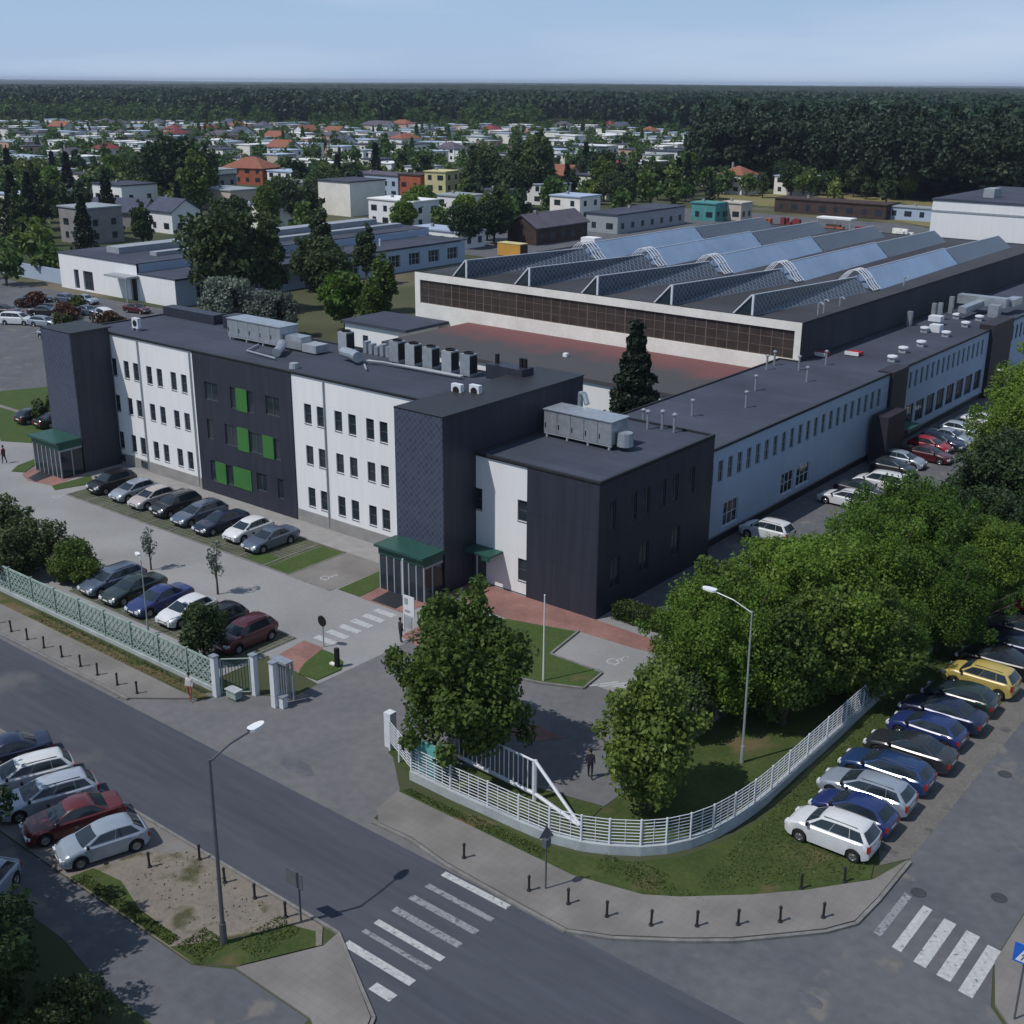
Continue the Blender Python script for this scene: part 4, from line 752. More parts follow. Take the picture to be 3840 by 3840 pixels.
t=thing('entry_turnstile','grey purple turnstile frame beside the driveway gate pillar','turnstile',(-41.6,34.3,0)); MB().box(-42.3,-42.2,34.2,34.3,0,2.0).box(-41.25,-41.15,34.6,34.7,0,2.0).box(-42.3,-41.15,34.2,34.7,2.0,2.12).build('frame','galv',t)
for i in range(5): MB().box(-42.1+.18*i,-42.06+.18*i,34.35,34.6,.1,2.0).build('bar','galv',t)
t=thing('gate_motor','pale box on the ground by the tallest gate pillar','box',(-41.05,33.8,0)); MB().box(-41.25,-40.85,33.65,33.95,0,.6).build('housing','wmetal',t); MB().box(-41.3,-40.8,33.6,34,.605,.66).build('lid','galv',t)
t=thing('planter','pale green planter standing before the pedestrian gate','planter',(-43.5,33.1,0)); MB().box(-43.85,-43.15,32.65,33.05,.12,.5).build('tub','lattice',t); MB().box(-43.9,-43.1,32.6,33.1,.5,.56).build('rim_edge','fbase',t)
# ------------------------------------------------------------------ bollards
bm=MB().lathe([(0,0),(.10,0),(.10,.06),(.055,.08),(.055,.66),(.075,.68),(.075,.74),(.04,.80),(0,.82)],n=12).mesh('bollard',[M['bollard']],smooth=True)
bl=[(-65.4,30.05,'first'),(-63.8,30.05,''),(-62.1,30.05,''),(-60.4,30.05,''),(-58.8,30,''),(-57.2,30,''),(-55.6,30,''),(-53.9,30,''),(-52.2,30,''),(-50.7,30,''),(-49.0,30,''),(-47.5,30.1,'')]
br=[(-26.3,30.1),(-23.1,30.1),(-21.5,30.4),(-20.0,30.7),(-18.5,31.3),(-17.2,32.3),(-16.1,33.3),(-15.0,34.4),(-13.9,35.6)]
bs=[(-35.3,22.1),(-34.2,23.6),(-32.3,23.3),(-30.7,23.4),(-29.0,23.4)]
def bol(x,y,z,lab,grp,sc=1):
    o=bpy.data.objects.new('bollard',bm); C.objects.link(o); o.location=(x*K,y*K,z*K); o.scale=(1,1,sc); tag(o,lab,'bollard',grp); o.rotation_euler=(random.uniform(-.03,.03),random.uniform(-.03,.03),0)
for i,(x,y,_) in enumerate(bl): bol(x,y,.1,f'dark bollard on the left pavement, {ordn(12-i)} back from the gateway end','bollards on the left pavement',1.0)
for i,(x,y) in enumerate(br): bol(x,y,.1,f'dark bollard on the curved corner pavement, {ordn(i+1)} from the left','bollards on the corner pavement')
bol(-15.3,36.7,.06,'thin dark bollard in the grass, left of the pair near the white car','bollards in the corner grass'); bol(-14.2,38.1,.06,'thin dark bollard in the grass, right of the pair near the white car','bollards in the corner grass')
for i,(x,y) in enumerate(bs): bol(x,y,.045,['short post beside the nearest silver car','dark bollard left of the tall street lamp','dark bollard just right of the tall street lamp','dark bollard midway between lamp and sign','dark bollard just left of the grey sign'][i],'bollards on the sandy island')
t=thing('black_post','black post with small base by the yard zebra crossing','post',(-42.1,38.4,0.07)); MB().box(-42.2,-42.0,38.3,38.5,.07,1.1).build('shaft','black',t); MB().box(-42.6,-42.25,38.3,38.5,.07,.16).build('foot','cream',t)
# ------------------------------------------------------------------ lamps
def lamp(x,y,h,head,pm,lab,r=.07,lean=(0,0),hs=1.):
    t=thing('street_lamp',lab,'street lamp',(x,y,0),'street lamps'); MB().tube((x,y,0),(x+lean[0],y+lean[1],h),r,r*.55,n=10).build('pole',pm,t); MB().tube((x,y,0),(x,y,.9),r*1.5,r*1.4,n=10).build('base',pm,t)
    p0=Vector((x+lean[0],y+lean[1],h-.08)); p1=Vector(head); MB().path([p0,p0.lerp(p1,.5)+Vector((0,0,.10)),p1],r*.5,6).build('arm',pm,t)
    d=(p1-p0); d.z=0; d.normalize(); s=Vector((-d.y,d.x,0)); e=MB()
    for sgn,z0,z1 in ((1,0,.11*hs),(1,-.05*hs,0)):
        pass
    L=.62*hs; ring=[(0,.06),(.15,.15),(.6,.15),(.9,.10),(1,.03)]
    up=[];dn=[]
    for a,wd in ring: 
        c=p1+d*(a*L-.05); up.append((c-s*wd*hs,c+s*wd*hs))
    for (a,b_),(c_,d_) in zip(up[:-1],up[1:]):
        z=Vector((0,0,.09*hs)); e.quad([a+z,b_+z,d_+z,c_+z]); e.quad([a,b_,d_,c_]); e.quad([a,a+z,c_+z,c_]); e.quad([b_,b_+z,d_+z,d_])
    e.build('lamp_head','lamph',t); return t
lamp(-29.6,21.1,7.4,(-29.75,23.0,7.55),'post','tall dark street lamp on the sandy island by the main road',.085,(.05,.03),1.15)
lamp(-21.4,43.3,7.35,(-23.3,43.35,7.75),'postl','pale grey street lamp inside the curved fence before the big trees',.06,(-.1,.05),1.1)
lamp(-27.8,101.3,6.3,(-29.4,101.2,6.5),'postl','slim pale street lamp far up the side lane beside the parked cars',.05)
lamp(-52.9,34.6,4.4,(-53.4,34.8,4.45),'postl','slim lamp behind the lattice fence between the parked cars',.045,(0,0),.8)
# ------------------------------------------------------------------ signs
t=thing('no_entry_sign','round sign seen from behind on a pole at the yard zebra crossing','traffic sign',(-44.4,39.6,0)); MB().tube((-44.4,39.6,0),(-44.4,39.6,1.75),.035).build('pole','postl',t); MB().lathe([(0,0),(.30,0),(.30,.03),(0,.03)],(-44.4,39.55,1.55),axis='y',n=24).build('plate','signback',t); MB().lathe([(0,0),(.31,0)],(-44.4,39.545,1.55),axis='y',n=24).build('face','black',t)
t=thing('place_name_sign','dark square sign seen from behind near the grass end of the sandy island','traffic sign',(-28.4,23.6,0)); MB().tube((-28.4,23.6,0),(-28.4,23.6,2.1),.035).build('pole','post',t); MB().box(-29.0,-28.15,23.53,23.56,1.5,2.15).build('plate','signback',t)
t=thing('corner_sign','narrow triangular sign seen edge on by the curved pavement','traffic sign',(-22.7,30.6,0)); MB().tube((-22.7,30.6,0),(-22.7,30.6,2.85),.035).build('pole','post',t)
MB().quad([(-22.85,30.35,2.35),(-22.55,30.85,2.35),(-22.7,30.6,2.85)]).quad([(-22.83,30.32,2.35),(-22.53,30.82,2.35),(-22.68,30.57,2.85)]).build('plate','signback',t); MB().box(-22.8,-22.6,30.45,30.75,1.95,2.3).build('lower_plate','signback',t)
t=thing('crossing_sign','blue square pedestrian crossing sign with white triangle at the right edge','traffic sign',(-6.9,34.8,.1)); MB().tube((-6.9,34.8,.1),(-6.9,34.8,2.9),.035).build('pole','post',t); 
bx=MB().box(-7.25,-6.55,34.72,34.75,2.3,3.0).build('plate','blue',t); MB().quad([(-7.17,34.712,2.37),(-6.63,34.712,2.37),(-6.9,34.712,2.93)]).build('triangle','fwhite',t)
mb=MB(); y=34.708
mb.box(-6.93,-6.87,y-.003,y,2.74,2.80)
for a,c in (((-6.9,2.73),(-6.92,2.58)),((-6.92,2.58),(-7.0,2.43)),((-6.92,2.58),(-6.84,2.43)),((-6.91,2.7),(-6.99,2.6)),((-6.91,2.7),(-6.83,2.62))): mb.tube((a[0],y,a[1]),(c[0],y,c[1]),.014,n=4)
mb.build('walking_figure','black',t)
t=thing('flagpole','bare pale flagpole on the lawn before the dark wing','flagpole',(-32.95,43.9,0)); MB().tube((-32.95,43.9,0),(-32.95,43.9,4.7),.05,.03).build('pole','lamph',t); MB().lathe([(0,.1),(.06,.05),(0,0)],(-32.95,43.9,4.7),n=8).build('finial','galv',t)
t=thing('entrance_sign_board','white information board on a tall pole before the entrance canopy','sign board',(-42.1,43.4,0)); MB().tube((-42.1,43.4,0),(-42.1,43.4,4.5),.04).build('pole','lamph',t); MB().box(-42.05,-41.3,43.36,43.40,1.3,2.45).build('plate','fwhite',t); MB().box(-41.98,-41.75,43.345,43.355,1.95,2.3).box(-41.98,-41.6,43.345,43.355,1.5,1.62).build('print','galv2',t); MB().box(-41.95,-41.5,43.36,43.4,.55,1.2).build('lower_plate','galv2',t)
# ------------------------------------------------------------------ cars (metre built prototypes, x forward)
def smooth(t): t=max(0,min(1,t)); return t*t*(3-2*t)
def lerpn(x,pts):
    for (a,va),(b_,vb_) in zip(pts[:-1],pts[1:]):
        if x<=b_: return va+(vb_-va)*max(0,min(1,(x-a)/(b_-a)))
    return pts[-1][1]
CARS={'hatch':dict(L=4.0,W=1.72,H=1.44,hood=.86,belt=.94,wb0=1.05,wt=.22,rt=-1.30,rb=-1.86,wbase=2.5,deck=None),
'estate':dict(L=4.6,W=1.78,H=1.44,hood=.84,belt=.93,wb0=1.2,wt=.3,rt=-1.75,rb=-2.2,wbase=2.7,deck=None),
'sedan':dict(L=4.55,W=1.77,H=1.44,hood=.84,belt=.93,wb0=1.1,wt=.25,rt=-.85,rb=-1.65,wbase=2.65,deck=.98),
'suv':dict(L=4.1,W=1.8,H=1.62,hood=1.0,belt=1.05,wb0=1.12,wt=.42,rt=-1.6,rb=-2.02,wbase=2.6,deck=None),
'van':dict(L=4.8,W=1.86,H=1.78,hood=1.02,belt=1.10,wb0=1.5,wt=.7,rt=-1.95,rb=-2.3,wbase=2.95,deck=None)}
PROTO={}
def make_car_meshes(kind):
    p=CARS[kind]; L,W,H=p['L'],p['W'],p['H']; hx=L/2; wr=.32; fx=hx-.82; bx=fx-p['wbase']; R=wr+.07
    belt=p['belt']; rear=p['deck'] or belt+.02
    top=[(-hx,rear-.12),(-hx+.12,rear),(p['rb'],rear if p['deck'] else belt+.02),(p['rt'],belt+.02),(p['wb0'],belt-.01),(p['wb0']+.15,p['hood']+.06),(hx-.35,p['hood']-.06),(hx-.1,p['hood']-.2),(hx,p['hood']-.34)]
    xs=sorted(set(list(np.linspace(-hx,hx,34))+[fx-R,fx+R,bx-R,bx+R,fx-R*.9,fx+R*.9,bx-R*.9,bx+R*.9,p['wb0'],p['rb']]))
    def hw(x): t=abs(x)/hx; return W/2*(1-.20*max(0,(t-.72)/.28)**2.2)
    def zb(x):
        z=.20+.10*max(0,(abs(x)/hx-.9)/.1)
        for c in (fx,bx):
            d=abs(x-c)
            if d<R: z=max(z,wr+math.sqrt(max(0,R*R-d*d)))
        return z
    b=MB(); rings=[]
    for x in xs:
        w=hw(x); zt=lerpn(x,top); z0=zb(x); zm=max(z0+.02,.55*zt+.1); s=[(w*.95 if z0<.4 else w*.99,z0),(w,max(z0+.01,min(zm,zt-.12))),(w*.975,zt-.07),(w*.90,zt-.005),(w*.5,zt+.02),(0,zt+.028)]
        ring=[(x,a,z) for a,z in s]+[(x,-a,z) for a,z in s[:-1][::-1]]
        k=len(b.v); b.v+=ring; rings.append(k)
    n=11
    for k0,k1 in zip(rings[:-1],rings[1:]):
        for i in range(n-1): b.f.append((k0+i,k0+i+1,k1+i+1,k1+i)); b.m.append(0)
    for k in (rings[0],rings[-1]): b.f.append(tuple(range(k,k+n))); b.m.append(0)
    b.box(-hx+.15,hx-.15,-W/2+.2,W/2-.2,.18,.5,1)
    # greenhouse shell
    zb_=belt-.03; Bw=W/2*.92; Tw=W/2*.71; zt=H
    base=[(p['wb0']+.05,0),(p['rb']-.03,0)]
    g=[]; NS=7
    def side(u,v):  # u 0 rear..1 front ; v 0 bottom..1 top
        xb=p['rb']+(p['wb0']-p['rb'])*u; xt=p['rt']+(p['wt']-p['rt'])*u
        return (xb+(xt-xb)*v, Bw+(Tw-Bw)*v-.03*abs(2*u-1)**3, zb_+(zt-.05-.075*abs(2*u-.9)**2.2-zb_)*v)
    for sg in (1,-1):
        for i in range(NS):
            q=[side(i/NS,0),side((i+1)/NS,0),side((i+1)/NS,.5),side(i/NS,.5)]; q2=[side(i/NS,.5),side((i+1)/NS,.5),side((i+1)/NS,1),side(i/NS,1)]
            for qq in (q,q2): b.quad([(a,sg*c,d) for a,c,d in qq],0)
    for u in (0,1):
        lo=side(u,0); hi=side(u,1); bul=.05 if u else -.05
        for i in range(4):
            t0=-1+i*.5; t1=t0+.5; f=lambda t,P,bb:(P[0]+bul*(1-t*t)*bb,P[1]*t,P[2])
            b.quad([f(t0,lo,1),f(t1,lo,1),f(t1,hi,1),f(t0,hi,1)],0)
    for i in range(NS):
        a=side(i/NS,1); c=side((i+1)/NS,1); inn=lambda P,u:(P[0]+(.05*(1 if u<.5 else -1)*abs(2*u-1)),P[1]-.12,P[2]+.042)
        for sg in (1,-1):
            ai=inn(a,i/NS); ci=inn(c,(i+1)/NS); b.quad([(a[0],sg*a[1],a[2]),(c[0],sg*c[1],c[2]),(ci[0],sg*ci[1],ci[2]),(ai[0],sg*ai[1],ai[2])],0); b.quad([(ai[0],sg*ai[1],ai[2]),(ci[0],sg*ci[1],ci[2]),(ci[0],0,ci[2]+.022),(ai[0],0,ai[2]+.022)],0)
    for u in (0,1):
        a=side(u,1); bul=.05 if u else -.05
        ai=(a[0]+(.05 if u==0 else -.05),a[1]-.12,a[2]+.042); b.quad([(a[0],-a[1],a[2]),(a[0]+bul*.75,-a[1]/2,a[2]),(a[0]+bul,0,a[2]),(a[0]+bul*.75,a[1]/2,a[2]),(a[0],a[1],a[2]),ai,(ai[0],0,ai[2]+.022),(ai[0],-ai[1],ai[2])],0)
    body=b.mesh('body',[M['white'],M['black']],1.,smooth=True)
    parts=[]
    def side_off(u,v,sg,e=.012):
        a,c,d=side(u,v); return (a,sg*(c+e),d+e*.3)
    def sidewin(u0,u1,v0=.16,v1=.93):
        for sg in (1,-1):
            mb=MB(); m=6
            for i in range(m):
                a=u0+(u1-u0)*i/m; c=u0+(u1-u0)*(i+1)/m; mb.quad([side_off(a,v0,sg),side_off(c,v0,sg),side_off(c,v1,sg),side_off(a,v1,sg)])
            parts.append(('window',mb.mesh('window',[M['glass']],1.,smooth=True),(0,0,0)))
    if kind in('estate','van','suv'): sidewin(.06,.285); sidewin(.295,.615); sidewin(.625,.94)
    else: sidewin(.08,.49); sidewin(.505,.93)
    for u,nm in ((1,'windshield'),(0,'rear_window')):
        mb=MB(); bul=.05 if u else -.05; e=.014*(1 if u else -1)
        for i in range(4):
            t0=(-1+i*.5)*.9; t1=(-1+(i+1)*.5)*.9
            def f(t,v): P=side(u,v); return (P[0]+bul*(1-t*t)+e,P[1]*t,P[2]+.006)
            mb.quad([f(t0,.10),f(t1,.10),f(t1,.93),f(t0,.93)])
        parts.append((nm,mb.mesh(nm,[M['glass']],1.,smooth=True),(0,0,0)))
    ty=MB().lathe([(.19,-.1),(.30,-.105),(wr,-.07),(wr,.07),(.30,.105),(.19,.1)],axis='y',n=20).mesh('tyre',[M['tyre']],1.,smooth=True)
    rm=MB().lathe([(0,.085),(.07,.085),(.10,.06),(.17,.07),(.2,.095)],axis='y',n=20)
    rm.lathe([(0,-.085),(.07,-.085),(.10,-.06),(.17,-.07),(.2,-.095)],axis='y',n=20)
    for i in range(5):
        t=2*pi*i/5; rm.tube((.05*math.cos(t),.09,.05*math.sin(t)),(.19*math.cos(t),.095,.19*math.sin(t)),.022,n=4); rm.tube((.05*math.cos(t),-.09,.05*math.sin(t)),(.19*math.cos(t),-.095,.19*math.sin(t)),.022,n=4)
    rim=rm.mesh('rim',[M['rim']],1.)
    wheels=[(x,s*(W/2-.105),wr) for x in (fx,bx) for s in (1,-1)]
    yl=hw(hx-.12)
    hl=[]
    for s in (1,-1):
        zt_=p['hood']-.2; hl.append(MB().quad([(hx-.02,s*yl*.50,zt_-.16),(hx-.02,s*yl*.52,zt_-.02),(hx-.16,s*yl*.86,zt_+.045),(hx-.30,s*(yl*1.03),zt_+.06),(hx-.28,s*(yl*1.05),zt_-.10),(hx-.07,s*yl*.93,zt_-.17)]).mesh('headlight',[M['lens']],1.))
    for m_ in hl: pass
    hb=[]
    for s in (1,-1):
        mb=MB(); y0,y1=sorted((s*yl*.52,s*yl*.93)); mb.box(hx-.16,hx+.012,y0,y1,p['hood']-.40,p['hood']-.24); y0,y1=sorted((s*yl*.86,s*(yl*1.0+.02))); mb.box(hx-.34,hx-.10,y0,y1,p['hood']-.37,p['hood']-.22); parts.append(('headlight',mb.mesh('headlight',[M['lens']],1.),(0,0,0)))
        mb=MB(); zr=(rear-.30); y0,y1=sorted((s*yl*.66,s*yl*.98)); mb.box(-hx-.012,-hx+.10,y0,y1,zr-.12,zr+.12 if kind in('sedan','hatch') else zr+.2); parts.append(('tail_light',mb.mesh('tail_light',[M['tail']],1.),(0,0,0)))
        mb=MB(); y0,y1=sorted((s*(Bw+.02),s*(Bw+.20))); mb.box(p['wb0']-.30,p['wb0']-.18,y0,y1,belt+.03,belt+.16); parts.append(('mirror',mb.mesh('mirror',[M['black']],1.),(0,0,0)))
    parts.append(('grille',MB().box(hx-.05,hx+.008,-.36,.36,p['hood']-.40,p['hood']-.30).box(hx-.05,hx+.008,-.5,.5,.27,.38).mesh('grille',[M['black']],1.),(0,0,0)))
    parts.append(('number_plate',MB().box(hx,hx+.02,-.26,.26,.42,.52).mesh('number_plate',[M['plate']],1.),(0,0,0))); parts.append(('number_plate',MB().box(-hx-.02,-hx,-.26,.26,.55,.66).mesh('number_plate',[M['plate']],1.),(0,0,0)))
    if kind in('estate','suv'): 
        for s in (1,-1): parts.append(('roof_rail',MB().tube((p['wt']-.15,s*(Tw-.09),H-.005),(p['rt']+.25,s*(Tw-.09),H-.005),.02,n=5).mesh('roof_rail',[M['black']],1.),(0,0,0)))
    return body,parts,ty,rim,wheels
PAINT={}
def paint(name,c,metal=0.,rough=.3):
    if name not in PAINT: PAINT[name]=paintmat('car_paint_'+name,c,rough,metal)
    return PAINT[name]
PC={'white':(.62,.64,.66),'silver':(.30,.35,.42),'lightsilver':(.42,.47,.54),'black':(.012,.012,.015),'dark':(.025,.028,.034),'darkgreen':(.02,.035,.032),'blue':(.018,.032,.13),'navy':(.015,.022,.06),'midblue':(.022,.055,.15),'steel':(.10,.13,.19),'maroon':(.07,.012,.018),'darkred':(.10,.012,.014),'red':(.30,.012,.018),'yellow':(.46,.36,.10),'beige':(.42,.38,.37),'rose':(.30,.10,.12)}
def car(kind,color,x,y,ang,lab,group,z=0.,name='parked_car'):
    if kind not in PROTO: PROTO[kind]=make_car_meshes(kind)
    body,parts,ty,rim,wheels=PROTO[kind]
    t=thing(name,lab,'van' if kind=='van' else 'car',(x,y,z),group,rz=ang,local=True)
    o=bpy.data.objects.new('body',body); C.objects.link(o); o.parent=t; o.material_slots[0].link='OBJECT'; o.material_slots[0].material=paint(color,PC[color],0.25 if color in('silver','lightsilver','steel','midblue','navy') else 0.)
    for nm,me,_ in parts:
        q=bpy.data.objects.new(nm,me); C.objects.link(q); q.parent=t
    for w_ in wheels:
        e=bpy.data.objects.new('wheel',ty); C.objects.link(e); e.parent=t; e.location=w_; r=bpy.data.objects.new('rim',rim); C.objects.link(r); r.parent=e
    return t
D=math.radians
gA='cars parked nose out along the office front'; gB='cars parked in the yard behind the lattice fence'; gC='cars parked on the near side of the main road'; gD='cars parked along the side street'; gE='cars parked beside the long wing'; gF='cars in the far left yard'
for (k_,c_,x,lab) in [('suv','black',-75.9,'black off-road car parked leftmost before the white office wall'),('hatch','silver',-73.2,'silver hatchback next to the black off-road car before the office'),('hatch','beige',-70.8,'beige white car between silver and dark cars before the office'),('suv','dark',-68.2,'dark car fourth in the row before the office'),('estate','steel',-65.6,'grey blue estate under the green window panels'),('sedan','navy',-63.1,'dark navy saloon left of the white car before the office'),('hatch','white',-60.5,'white car in the row before the office front'),('sedan','steel',-58.1,'slate blue saloon at the right end of the office row')]: car(k_,c_,x,47.75+RNG.uniform(-.15,.15),-pi/2+RNG.uniform(-.03,.03),lab,gA,.036)
for (k_,c_,x,lab) in [('estate','steel',-60.0,'blue grey car behind the lattice fence, leftmost beside the bushes'),('sedan','darkgreen',-57.9,'very dark green car behind the lattice fence'),('sedan','blue',-55.4,'bright blue saloon behind the lattice fence'),('hatch','white',-52.9,'white car behind the lattice fence in the yard row'),('suv','black',-50.3,'black car half hidden by the small dark tree'),('suv','maroon',-47.9,'dark maroon car at the right end of the yard row')]: car(k_,c_,x,37.2,-pi/2+RNG.uniform(-.03,.03),lab,gB,.036)
for (k_,c_,x,y,a,lab) in [('hatch','silver',-37.55,21.55,-108,'silver blue hatchback nearest the sandy island'),('sedan','darkred',-39.85,21.75,-109,'dark red car between the two silver ones'),('estate','lightsilver',-42.1,22.0,-110,'pale silver estate second from the frame edge'),('estate','white',-44.3,22.3,-111,'white estate with long roof near the left frame edge'),('sedan','navy',-46.6,22.7,-111,'dark car at the left frame edge above the white estate')]: car(k_,c_,x,y,D(a),lab,gC,.03)
SS=[('suv','white',40.15,'white boxy car parked nearest the corner grass'),('hatch','blue',42.1,'dark blue car half hidden behind the white boxy car'),('estate','silver',43.95,'silver estate with bright window trim beside the blue car'),('estate','midblue',46.05,'bright blue estate beyond the silver estate'),('sedan','dark',48.35,'dark car with glossy trim beyond the blue estate'),('hatch','blue',50.6,'royal blue hatchback in the middle of the side street row'),('sedan','navy',52.6,'dark navy car beyond the royal blue hatchback'),('hatch','darkgreen',54.7,'dark green car just before the yellow one'),('suv','yellow',57.2,'yellow car in the shade of the trees'),('sedan','black',59.8,'black car first beyond the yellow one'),('hatch','navy',62.2,'navy car second beyond the yellow one'),('estate','dark',64.5,'dark estate third beyond the yellow car'),('hatch','red',67.7,'red car at the right frame edge under the trees'),('sedan','steel',70.2,'grey car beyond the red one')]
for (k_,c_,y,lab) in SS: car(k_,c_,-15.75+RNG.uniform(-.12,.12)-(.15 if k_=='estate' else 0),y,pi+RNG.uniform(-.03,.03),lab,gD,.06)
for (k_,c_,x,y,lab) in [('suv','white',-33.9,69.6,'white car nearest the dark corner block'),('estate','white',-32.7,79.4,'white estate in the middle of the lane beside the wing'),('van','white',-32.1,84.2,'white minibus farther up the lane beside the wing'),('sedan','dark',-32.6,81.9,'dark car between the white estate and the minibus'),('hatch','dark',-33.0,88.7,'dark car with pale trim below the red one'),('hatch','silver',-33.2,91.2,'silver car beside the porch'),('sedan','maroon',-32.3,94.0,'maroon car in front of the red one'),('hatch','red',-33.1,96.6,'red car parked beside the dark pier'),('sedan','silver',-32.8,100.2,'silver saloon beyond the red car'),('hatch','lightsilver',-32.8,102.9,'pale silver car in the group of three beyond the red car'),('estate','navy',-32.8,98.3,'navy estate right beyond the red car'),('hatch','white',-32.9,107.2,'white hatchback farthest up the lane')]: car(k_,c_,x,y,RNG.uniform(-.05,.05)+(pi if c_=='white' else 0),lab,gE,.018)
for (k_,c_,x,y,a,lab) in [('van','white',-140.5,78,30,'white van at the left edge of the far yard'),('estate','silver',-136.8,79.5,20,'silver estate beside the white van in the far yard'),('sedan','dark',-143.5,83.5,40,'dark car in the far yard by the shrubs'),('sedan','silver',-147.0,91.8,10,'silver saloon before the long white hall'),('hatch','steel',-149.5,90.6,15,'grey hatchback before the long white hall'),('van','white',-134.2,86.5,-10,'white van parked by the door of the long white hall'),('sedan','navy',-153,88.5,30,'navy car far left in the yard'),('hatch','darkred',-143.5,79.5,25,'dark red hatchback between vans in the far yard'),('estate','black',-147.5,80.5,30,'black estate left of the dark red hatchback in the far yard'),('sedan','steel',-139.5,87.2,15,'grey saloon near the white van in the far yard'),('hatch','midblue',-150.5,85.5,35,'blue hatchback far left in the yard'),('sedan','maroon',-136,92.2,10,'maroon saloon close to the long white hall wall'),('hatch','silver',-129.5,76,20,'silver hatchback nearest the road in the far yard'),('hatch','black',-97.5,54.7,90,'black car left of the far stair tower'),('sedan','black',-95.0,55.2,90,'second black car left of the far stair tower'),('van','silver',-141,213,95,'silver van before the low hall with white fascia')]: car(k_,c_,x,y,D(a),lab,gF if x<-100 and y<100 else None,.03)
car('hatch','silver',-38.3,17.0,D(-60),'silver car at the bottom left under the dark trees',None,.0)
# ------------------------------------------------------------------ people
def person(x,y,rz,lab,top,low,stride=.22,z=.1,bend=0.,s=.95):
    t=thing('person',lab,'person',(x,y,z),None,rz=rz,local=True)
    V=[(0,0,.95),(0,0,1.15),(0,0,1.38),(0,0,1.50),(0,0,1.58),(.01,0,1.66),(.005,0,1.74), # pelvis..head
       (0,.17,1.40),(.02,.22,1.15),(.10,.22,.93),(.14,.22,.85), (0,-.17,1.40),(-.02,-.22,1.15),(.04,-.23,.93),(.08,-.23,.85),
       (0,.09,.88),(stride*.5,.10,.50),(stride*.6,.10,.09),(stride*.6+.16,.11,.04), (0,-.09,.88),(-stride*.3,-.10,.50),(-stride,-.10,.10),(-stride+.15,-.11,.04)]
    Rr=[.13,.13,.15,.06,.055,.09,.075,.06,.045,.035,.03,.06,.045,.035,.03,.095,.065,.045,.035,.095,.065,.045,.035]
    E=[(0,1),(1,2),(2,3),(3,4),(4,5),(5,6),(2,7),(7,8),(8,9),(9,10),(2,11),(11,12),(12,13),(13,14),(0,15),(15,16),(16,17),(17,18),(0,19),(19,20),(20,21),(21,22)]
    me=bpy.data.meshes.new('body'); me.from_pydata([(a*s,b_*s,c*s) for a,b_,c in V],E,[])
    o=bpy.data.objects.new('body',me); C.objects.link(o); o.parent=t
    md=o.modifiers.new('skin','SKIN'); sv=me.skin_vertices[0].data
    for i,r in enumerate(Rr): sv[i].radius=(r*s,r*s*(1.25 if i in(1,2,0) else 1))
    sv[0].use_root=True
    sub=o.modifiers.new('s','SUBSURF'); sub.levels=1; sub.render_levels=1
    m=bpy.data.materials.new('clothed_body'); m.use_nodes=True; N=m.node_tree.nodes; Lk=m.node_tree.links; b_=N['Principled BSDF']; b_.inputs['Roughness'].default_value=.85
    tc=N.new('ShaderNodeTexCoord'); sp=N.new('ShaderNodeSeparateXYZ'); Lk.new(tc.outputs['Object'],sp.inputs[0]); cr=N.new('ShaderNodeValToRGB'); cr.color_ramp.interpolation='CONSTANT'
    mr=N.new('ShaderNodeMapRange'); mr.inputs['From Max'].default_value=2.; Lk.new(sp.outputs['Z'],mr.inputs['Value']); Lk.new(mr.outputs[0],cr.inputs['Fac'])
    e=cr.color_ramp.elements; e[0].position=0; e[0].color=(.03,.03,.03,1); e[1].position=.045*s; e[1].color=col4(low)
    for p_,c_ in ((.47*s,top),(.755*s,(.42,.26,.2))): q=e.new(p_); q.color=col4(c_)
    Lk.new(cr.outputs[0],b_.inputs['Base Color']); me.materials.append(m)
    h=MB().lathe([(0,.13),(.06,.12),(.098,.05),(.1,-.02),(.085,-.07),(.05,-.09)],(-.022,0,1.71),n=12).build('hair','hair',t,k=s,smooth=True)
    return t
person(-44.95,31.35,D(-60),'person in white top and rust trousers walking before the pedestrian gate',(.6,.57,.58),(.30,.11,.07))
person(-88.0,46.3,D(200),'person in dark red clothes walking at the left frame edge',(.12,.02,.03),(.03,.025,.03),z=.02)
person(-41.6,42.6,D(80),'person in black standing by the entrance sign board',(.02,.02,.025),(.02,.02,.02),z=.03,stride=.08)
person(-25.9,38.0,D(120),'person in dark clothes on the asphalt behind the sliding gate',(.02,.02,.03),(.02,.02,.03),z=.02)
# ------------------------------------------------------------------ trees
def fastmesh(name,V,nper,mats):
    me=bpy.data.meshes.new(name); nv=len(V); nf=nv//nper
    me.vertices.add(nv); me.vertices.foreach_set('co',np.ascontiguousarray(V,dtype=np.float32).ravel())
    me.loops.add(nv); me.loops.foreach_set('vertex_index',np.arange(nv,dtype=np.int32))
    me.polygons.add(nf); me.polygons.foreach_set('loop_start',np.arange(0,nv,nper,dtype=np.int32)); me.polygons.foreach_set('loop_total',np.full(nf,nper,dtype=np.int32))
    for m in mats: me.materials.append(m)
    me.update(); me.validate(); return me
def leaves(cent,dirs,size,rng,flat=.55):
    n=len(cent); nrm=dirs*flat+rng.normal(size=(n,3))*.55; nrm[:,2]+=.25; nrm/=np.linalg.norm(nrm,axis=1)[:,None]
    a=np.cross(nrm,rng.normal(size=(n,3))); a/=np.linalg.norm(a,axis=1)[:,None]; b=np.cross(nrm,a)
    s=size*rng.uniform(.55,1.3,size=(n,1)); 
    V=np.stack([cent-a*s,cent-b*s*.62,cent+a*s,cent+b*s*.62],axis=1); return V.reshape(-1,3)
